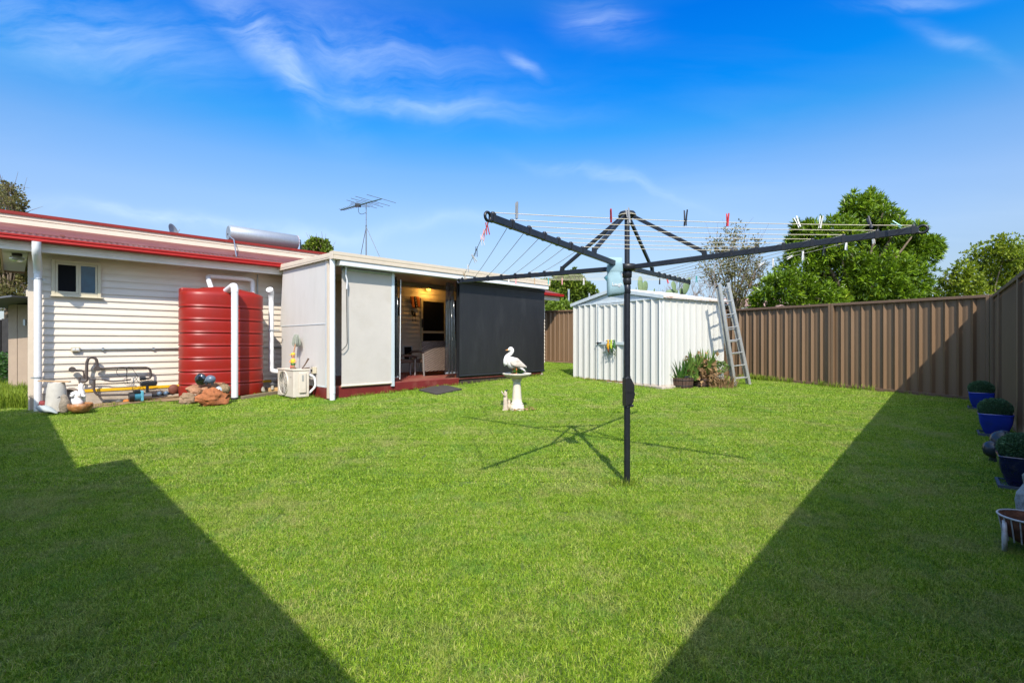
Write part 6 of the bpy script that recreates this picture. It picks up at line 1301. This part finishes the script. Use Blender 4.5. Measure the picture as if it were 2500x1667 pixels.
o = leafy('dark_shrub', pts, .10, .03, L_str); tag(o, 'dark leafy shrub in front of the dark fence at the far left', 'shrub')
hz = []
for i in range(60):
    a = i*.42; p = gnd(28, 985); hz.append(Vector((p.x+.32*math.cos(a)*(1+.02*i/6), p.y+.20*math.sin(a)+.1, p.z+.05+.0012*i+.01*math.sin(i))))
m = MB(); m.tube(hz, .011, 6); o = m.build('garden_hose', mat('teal_hose', (.02,.20,.15), .45)); tag(o, 'coiled teal garden hose in the weeds at the far left', 'hose')
m = MB(); nl_ = Vector((-LD.y, LD.x, 0)); nl_ = nl_ if (Vector((0,5,0))-BE).dot(nl_) > 0 else -nl_
def sp_(u, w_): p = BE + LD*u + nl_*w_; return (p.x, p.y, G(p.x, p.y)+.030)
m.strip([i*.3 for i in range(24)], lambda u: sp_(u, .02), lambda u: sp_(u, .20+.05*math.sin(u*5)))
struct(m.build('bare_soil', MATS['dry_soil']))
litter = []
for i in range(60):
    a = random.random()*6.283; r_ = random.uniform(.12,.26); litter.append((bp_+Vector((r_*math.cos(a)+.06, r_*math.sin(a)*.8, .03)), (random.gauss(0,1), random.gauss(0,1), random.gauss(0,.3))))
o = leafy('dry_leaf_litter', litter, .05, .014, L_dry); tag(o, kind='stuff')
nb2 = Vector((-BD.y, BD.x, 0)); nb2 = nb2 if nb2.y < 0 else -nb2
wp = []
for k_, n_ in ((4.15, 40), (3.85, 12), (2.55, 10), (1.9, 6), (3.2, 6)):
    for i in range(n_): p = CR + BD*(k_+random.gauss(0,.16)) + nb2*random.uniform(.05,.22); wp.append(Vector((p.x, p.y, G(p.x, p.y))))
tag(tufts('fence_weeds', wp, .17, .012, 1.0, 12, .05), 'taller weeds at the foot of the back fence', 'weeds')
# ------------------------------------------------------------------ lawn grass: blades in patches scattered by geometry nodes
def grassmat():
    m = bpy.data.materials.new('lawn_blades'); m.use_nodes = True; nt = m.node_tree; L = nt.links; b = nt.nodes['Principled BSDF']; b.inputs['Roughness'].default_value = .45; b.inputs['Specular IOR Level'].default_value = .28
    g = nd(nt, 'ShaderNodeNewGeometry'); oi = nd(nt, 'ShaderNodeObjectInfo')
    n1 = nd(nt, 'ShaderNodeTexNoise'); n1.inputs['Scale'].default_value = 1.1; n1.inputs['Detail'].default_value = 5; n1.inputs['Roughness'].default_value = .6; L.new(g.outputs['Position'], n1.inputs['Vector'])
    n2 = nd(nt, 'ShaderNodeTexNoise'); n2.inputs['Scale'].default_value = 9; n2.inputs['Detail'].default_value = 3; L.new(g.outputs['Position'], n2.inputs['Vector'])
    def mm(op, a, b_, c=None):
        n = nd(nt, 'ShaderNodeMath', operation=op)
        for i, v in enumerate((a, b_, c)):
            if v is None: continue
            if isinstance(v, (int, float)): n.inputs[i].default_value = v
            else: L.new(v, n.inputs[i])
        return n.outputs[0]
    s_ = mm('ADD', mm('MULTIPLY_ADD', g.outputs['Random Per Island'], .66, -.10), mm('ADD', mm('MULTIPLY', n1.outputs['Fac'], .40), mm('MULTIPLY', n2.outputs['Fac'], .26)))
    r = nd(nt, 'ShaderNodeValToRGB'); e = r.color_ramp.elements; e[0].position = .22; e[0].color = (.05,.12,.008,1); e[1].position = .80; e[1].color = (.40,.52,.06,1)
    q = e.new(.42); q.color = (.175,.32,.015,1); q = e.new(.62); q.color = (.265,.42,.025,1); q = e.new(.93); q.color = (.60,.54,.22,1)
    L.new(s_, r.inputs[0])
    # cooler blue-green clumps, drier straw patches
    n3 = nd(nt, 'ShaderNodeTexNoise'); n3.inputs['Scale'].default_value = 2.6; n3.inputs['Detail'].default_value = 6; n3.inputs['Roughness'].default_value = .7; L.new(g.outputs['Position'], n3.inputs['Vector'])
    m1 = nd(nt, 'ShaderNodeMapRange'); m1.inputs[1].default_value = .50; m1.inputs[2].default_value = .70; m1.inputs[4].default_value = .5; L.new(n3.outputs['Fac'], m1.inputs[0])
    c1 = nd(nt, 'ShaderNodeMix', data_type='RGBA'); c1.inputs[7].default_value = (.14,.30,.06,1); L.new(m1.outputs[0], c1.inputs[0]); L.new(r.outputs[0], c1.inputs[6])
    n4 = nd(nt, 'ShaderNodeTexNoise'); n4.inputs['Scale'].default_value = 1.9; n4.inputs['Detail'].default_value = 7; n4.inputs['Roughness'].default_value = .75
    ofs = nd(nt, 'ShaderNodeVectorMath', operation='ADD'); ofs.inputs[1].default_value = (31, 17, 5); L.new(g.outputs['Position'], ofs.inputs[0]); L.new(ofs.outputs[0], n4.inputs['Vector'])
    m2 = nd(nt, 'ShaderNodeMapRange'); m2.inputs[1].default_value = .54; m2.inputs[2].default_value = .72; m2.inputs[4].default_value = .75; L.new(mm('ADD', n4.outputs['Fac'], mm('MULTIPLY', g.outputs['Random Per Island'], .08)), m2.inputs[0])
    c2 = nd(nt, 'ShaderNodeMix', data_type='RGBA'); c2.inputs[7].default_value = (.42,.41,.15,1); L.new(m2.outputs[0], c2.inputs[0]); L.new(c1.outputs[2], c2.inputs[6])
    L.new(c2.outputs[2], b.inputs['Base Color'])
    t = nd(nt, 'ShaderNodeBsdfTranslucent'); L.new(c2.outputs[2], t.inputs[0]); mx = nd(nt, 'ShaderNodeMixShader'); mx.inputs[0].default_value = .30
    L.new(b.outputs[0], mx.inputs[1]); L.new(t.outputs[0], mx.inputs[2]); L.new(mx.outputs[0], nt.nodes['Material Output'].inputs['Surface']); return m
M_grass = grassmat()
def patch(nb, w, h, size, seed):
    rg = np.random.default_rng(seed); P = rg.uniform(-size/2, size/2, (nb, 2)); a = rg.uniform(0, 2*np.pi, nb); hh = h*rg.uniform(.55, 1.25, nb); ln = rg.beta(1.6, 1.3, nb)*1.5
    dx, dy = np.cos(a), np.sin(a); f2 = rg.uniform(0, np.pi, nb); sx, sy = -np.sin(f2)*w/2, np.cos(f2)*w/2
    z0 = np.full(nb, -.004)
    def pt(f, wf): 
        o = ln*hh*f**1.6; return [np.stack([P[:,0]+dx*o+sg*sx*wf, P[:,1]+dy*o+sg*sy*wf, z0+hh*f*np.sqrt(np.clip(1-(ln*.75*f)**2, .15, 1))], 1) for sg in (-1, 1)]
    A0, A1 = pt(0, 1); B0, B1 = pt(.55, .85); T = pt(1, 0)[0]
    V = np.stack([A0, A1, B1, B0, T], 1).reshape(-1, 3); i = np.arange(nb)*5
    me = bpy.data.meshes.new('grass_patch'); F_ = [(k, k+1, k+2, k+3) for k in i] + [(k+3, k+2, k+4) for k in i]
    me.from_pydata(V.tolist(), [], F_); me.materials.append(M_grass); me.update(); return me
PS = .25
def inlawn(x, y):
    h_ = HF.l((x, y, 0)); s_ = SF.l((x, y, 0)); p = Vector((x, y, 0)) - CR
    if p.dot(nR) > -.05: return False                      # beyond the side fence
    nb_ = Vector((-BD.y, BD.x, 0)); nb_ = nb_ if nb_.y > 0 else -nb_
    if p.dot(nb_) > -.04: return False
    nl = Vector((-LD.y, LD.x, 0)); nl = nl if nl.y > 0 else -nl
    if (Vector((x, y, 0))-BE).dot(nl) > -.04: return False
    if -.02 < s_.x < 2.2 and -.02 < s_.y < 2.8: return False
    if -.9 < h_.x < 9.75:
        lim = 8.34 if h_.x > 3.85 else (10.45 if h_.x < 1.9 else 9.95)
        if h_.x > .15 and h_.y > lim: return False
    return -1.14*y - .8 < x < 1.14*y + .8 and y > 1.25
def scatter(name, y0, y1, me_list, seed, label):
    rg = random.Random(seed); V = []; rot = []; idx = []
    y = y0
    while y < y1:
        x = -1.2*y - 1
        while x < 1.2*y + 1:
            X, Y = x+rg.uniform(-.03,.03), y+rg.uniform(-.03,.03)
            if inlawn(X, Y): V.append((X, Y, G(X, Y))); rot.append(rg.choice((0, 90, 180, 270))+rg.uniform(-9, 9)); idx.append(rg.randrange(len(me_list)))
            x += PS
        y += PS
    me = bpy.data.meshes.new(name); me.from_pydata(V, [], []); a = me.attributes.new('rz', 'FLOAT', 'POINT'); a.data.foreach_set('value', [R(v) for v in rot]); a = me.attributes.new('pick', 'INT', 'POINT'); a.data.foreach_set('value', idx)
    o = bpy.data.objects.new(name, me); COL.objects.link(o); tag(o, label, 'grass', kind='stuff')
    ng = bpy.data.node_groups.new(name, 'GeometryNodeTree'); ng.interface.new_socket('Geometry', in_out='INPUT', socket_type='NodeSocketGeometry'); ng.interface.new_socket('Geometry', in_out='OUTPUT', socket_type='NodeSocketGeometry')
    gi = ng.nodes.new('NodeGroupInput'); go_ = ng.nodes.new('NodeGroupOutput'); iop = ng.nodes.new('GeometryNodeInstanceOnPoints'); gi2 = ng.nodes.new('GeometryNodeGeometryToInstance')
    for mesh in me_list[::-1]:
        src = bpy.data.objects.new('grass_patch', mesh); oi = ng.nodes.new('GeometryNodeObjectInfo'); oi.inputs['Object'].default_value = src; oi.inputs['As Instance'].default_value = True
        ng.links.new(oi.outputs['Geometry'], gi2.inputs[0])
        KEEP.append(src); srcs.append(oi)
    jn = ng.nodes.new('GeometryNodeJoinGeometry')
    for l in list(ng.links):
        ng.links.remove(l)
    for oi in srcs: ng.links.new(oi.outputs['Geometry'], jn.inputs[0])
    srcs.clear(); ng.nodes.remove(gi2)
    na = ng.nodes.new('GeometryNodeInputNamedAttribute'); na.data_type = 'FLOAT'; na.inputs[0].default_value = 'rz'; cx_ = ng.nodes.new('ShaderNodeCombineXYZ'); nb_ = ng.nodes.new('GeometryNodeInputNamedAttribute'); nb_.data_type = 'INT'; nb_.inputs[0].default_value = 'pick'
    ng.links.new(gi.outputs[0], iop.inputs['Points']); ng.links.new(jn.outputs[0], iop.inputs['Instance']); iop.inputs['Pick Instance'].default_value = True
    ng.links.new([s__ for s__ in nb_.outputs if s__.enabled][0], iop.inputs['Instance Index']); ng.links.new([s__ for s__ in na.outputs if s__.enabled][0], cx_.inputs[2]); ng.links.new(cx_.outputs[0], iop.inputs['Rotation']); ng.links.new(iop.outputs[0], go_.inputs[0])
    md = o.modifiers.new('scatter', 'NODES'); md.node_group = ng
    return o
KEEP = []; srcs = []
scatter('near_grass', 1.3, 4.0, [patch(2600, .0030, .027, .28, 20+i) for i in range(5)], 1, 'short green lawn grass in the foreground')
scatter('middle_grass', 4.0, 7.5, [patch(1400, .0044, .028, .28, 30+i) for i in range(4)], 2, 'short green lawn grass around the clothesline and bird bath')
scatter('far_grass', 7.5, 19.5, [patch(750, .0075, .028, .28, 40+i) for i in range(4)], 3, 'short green lawn grass before the shed and back fence')
for o in COL.objects:                                     # tidy: no leftover duplicates of names in data
    pass
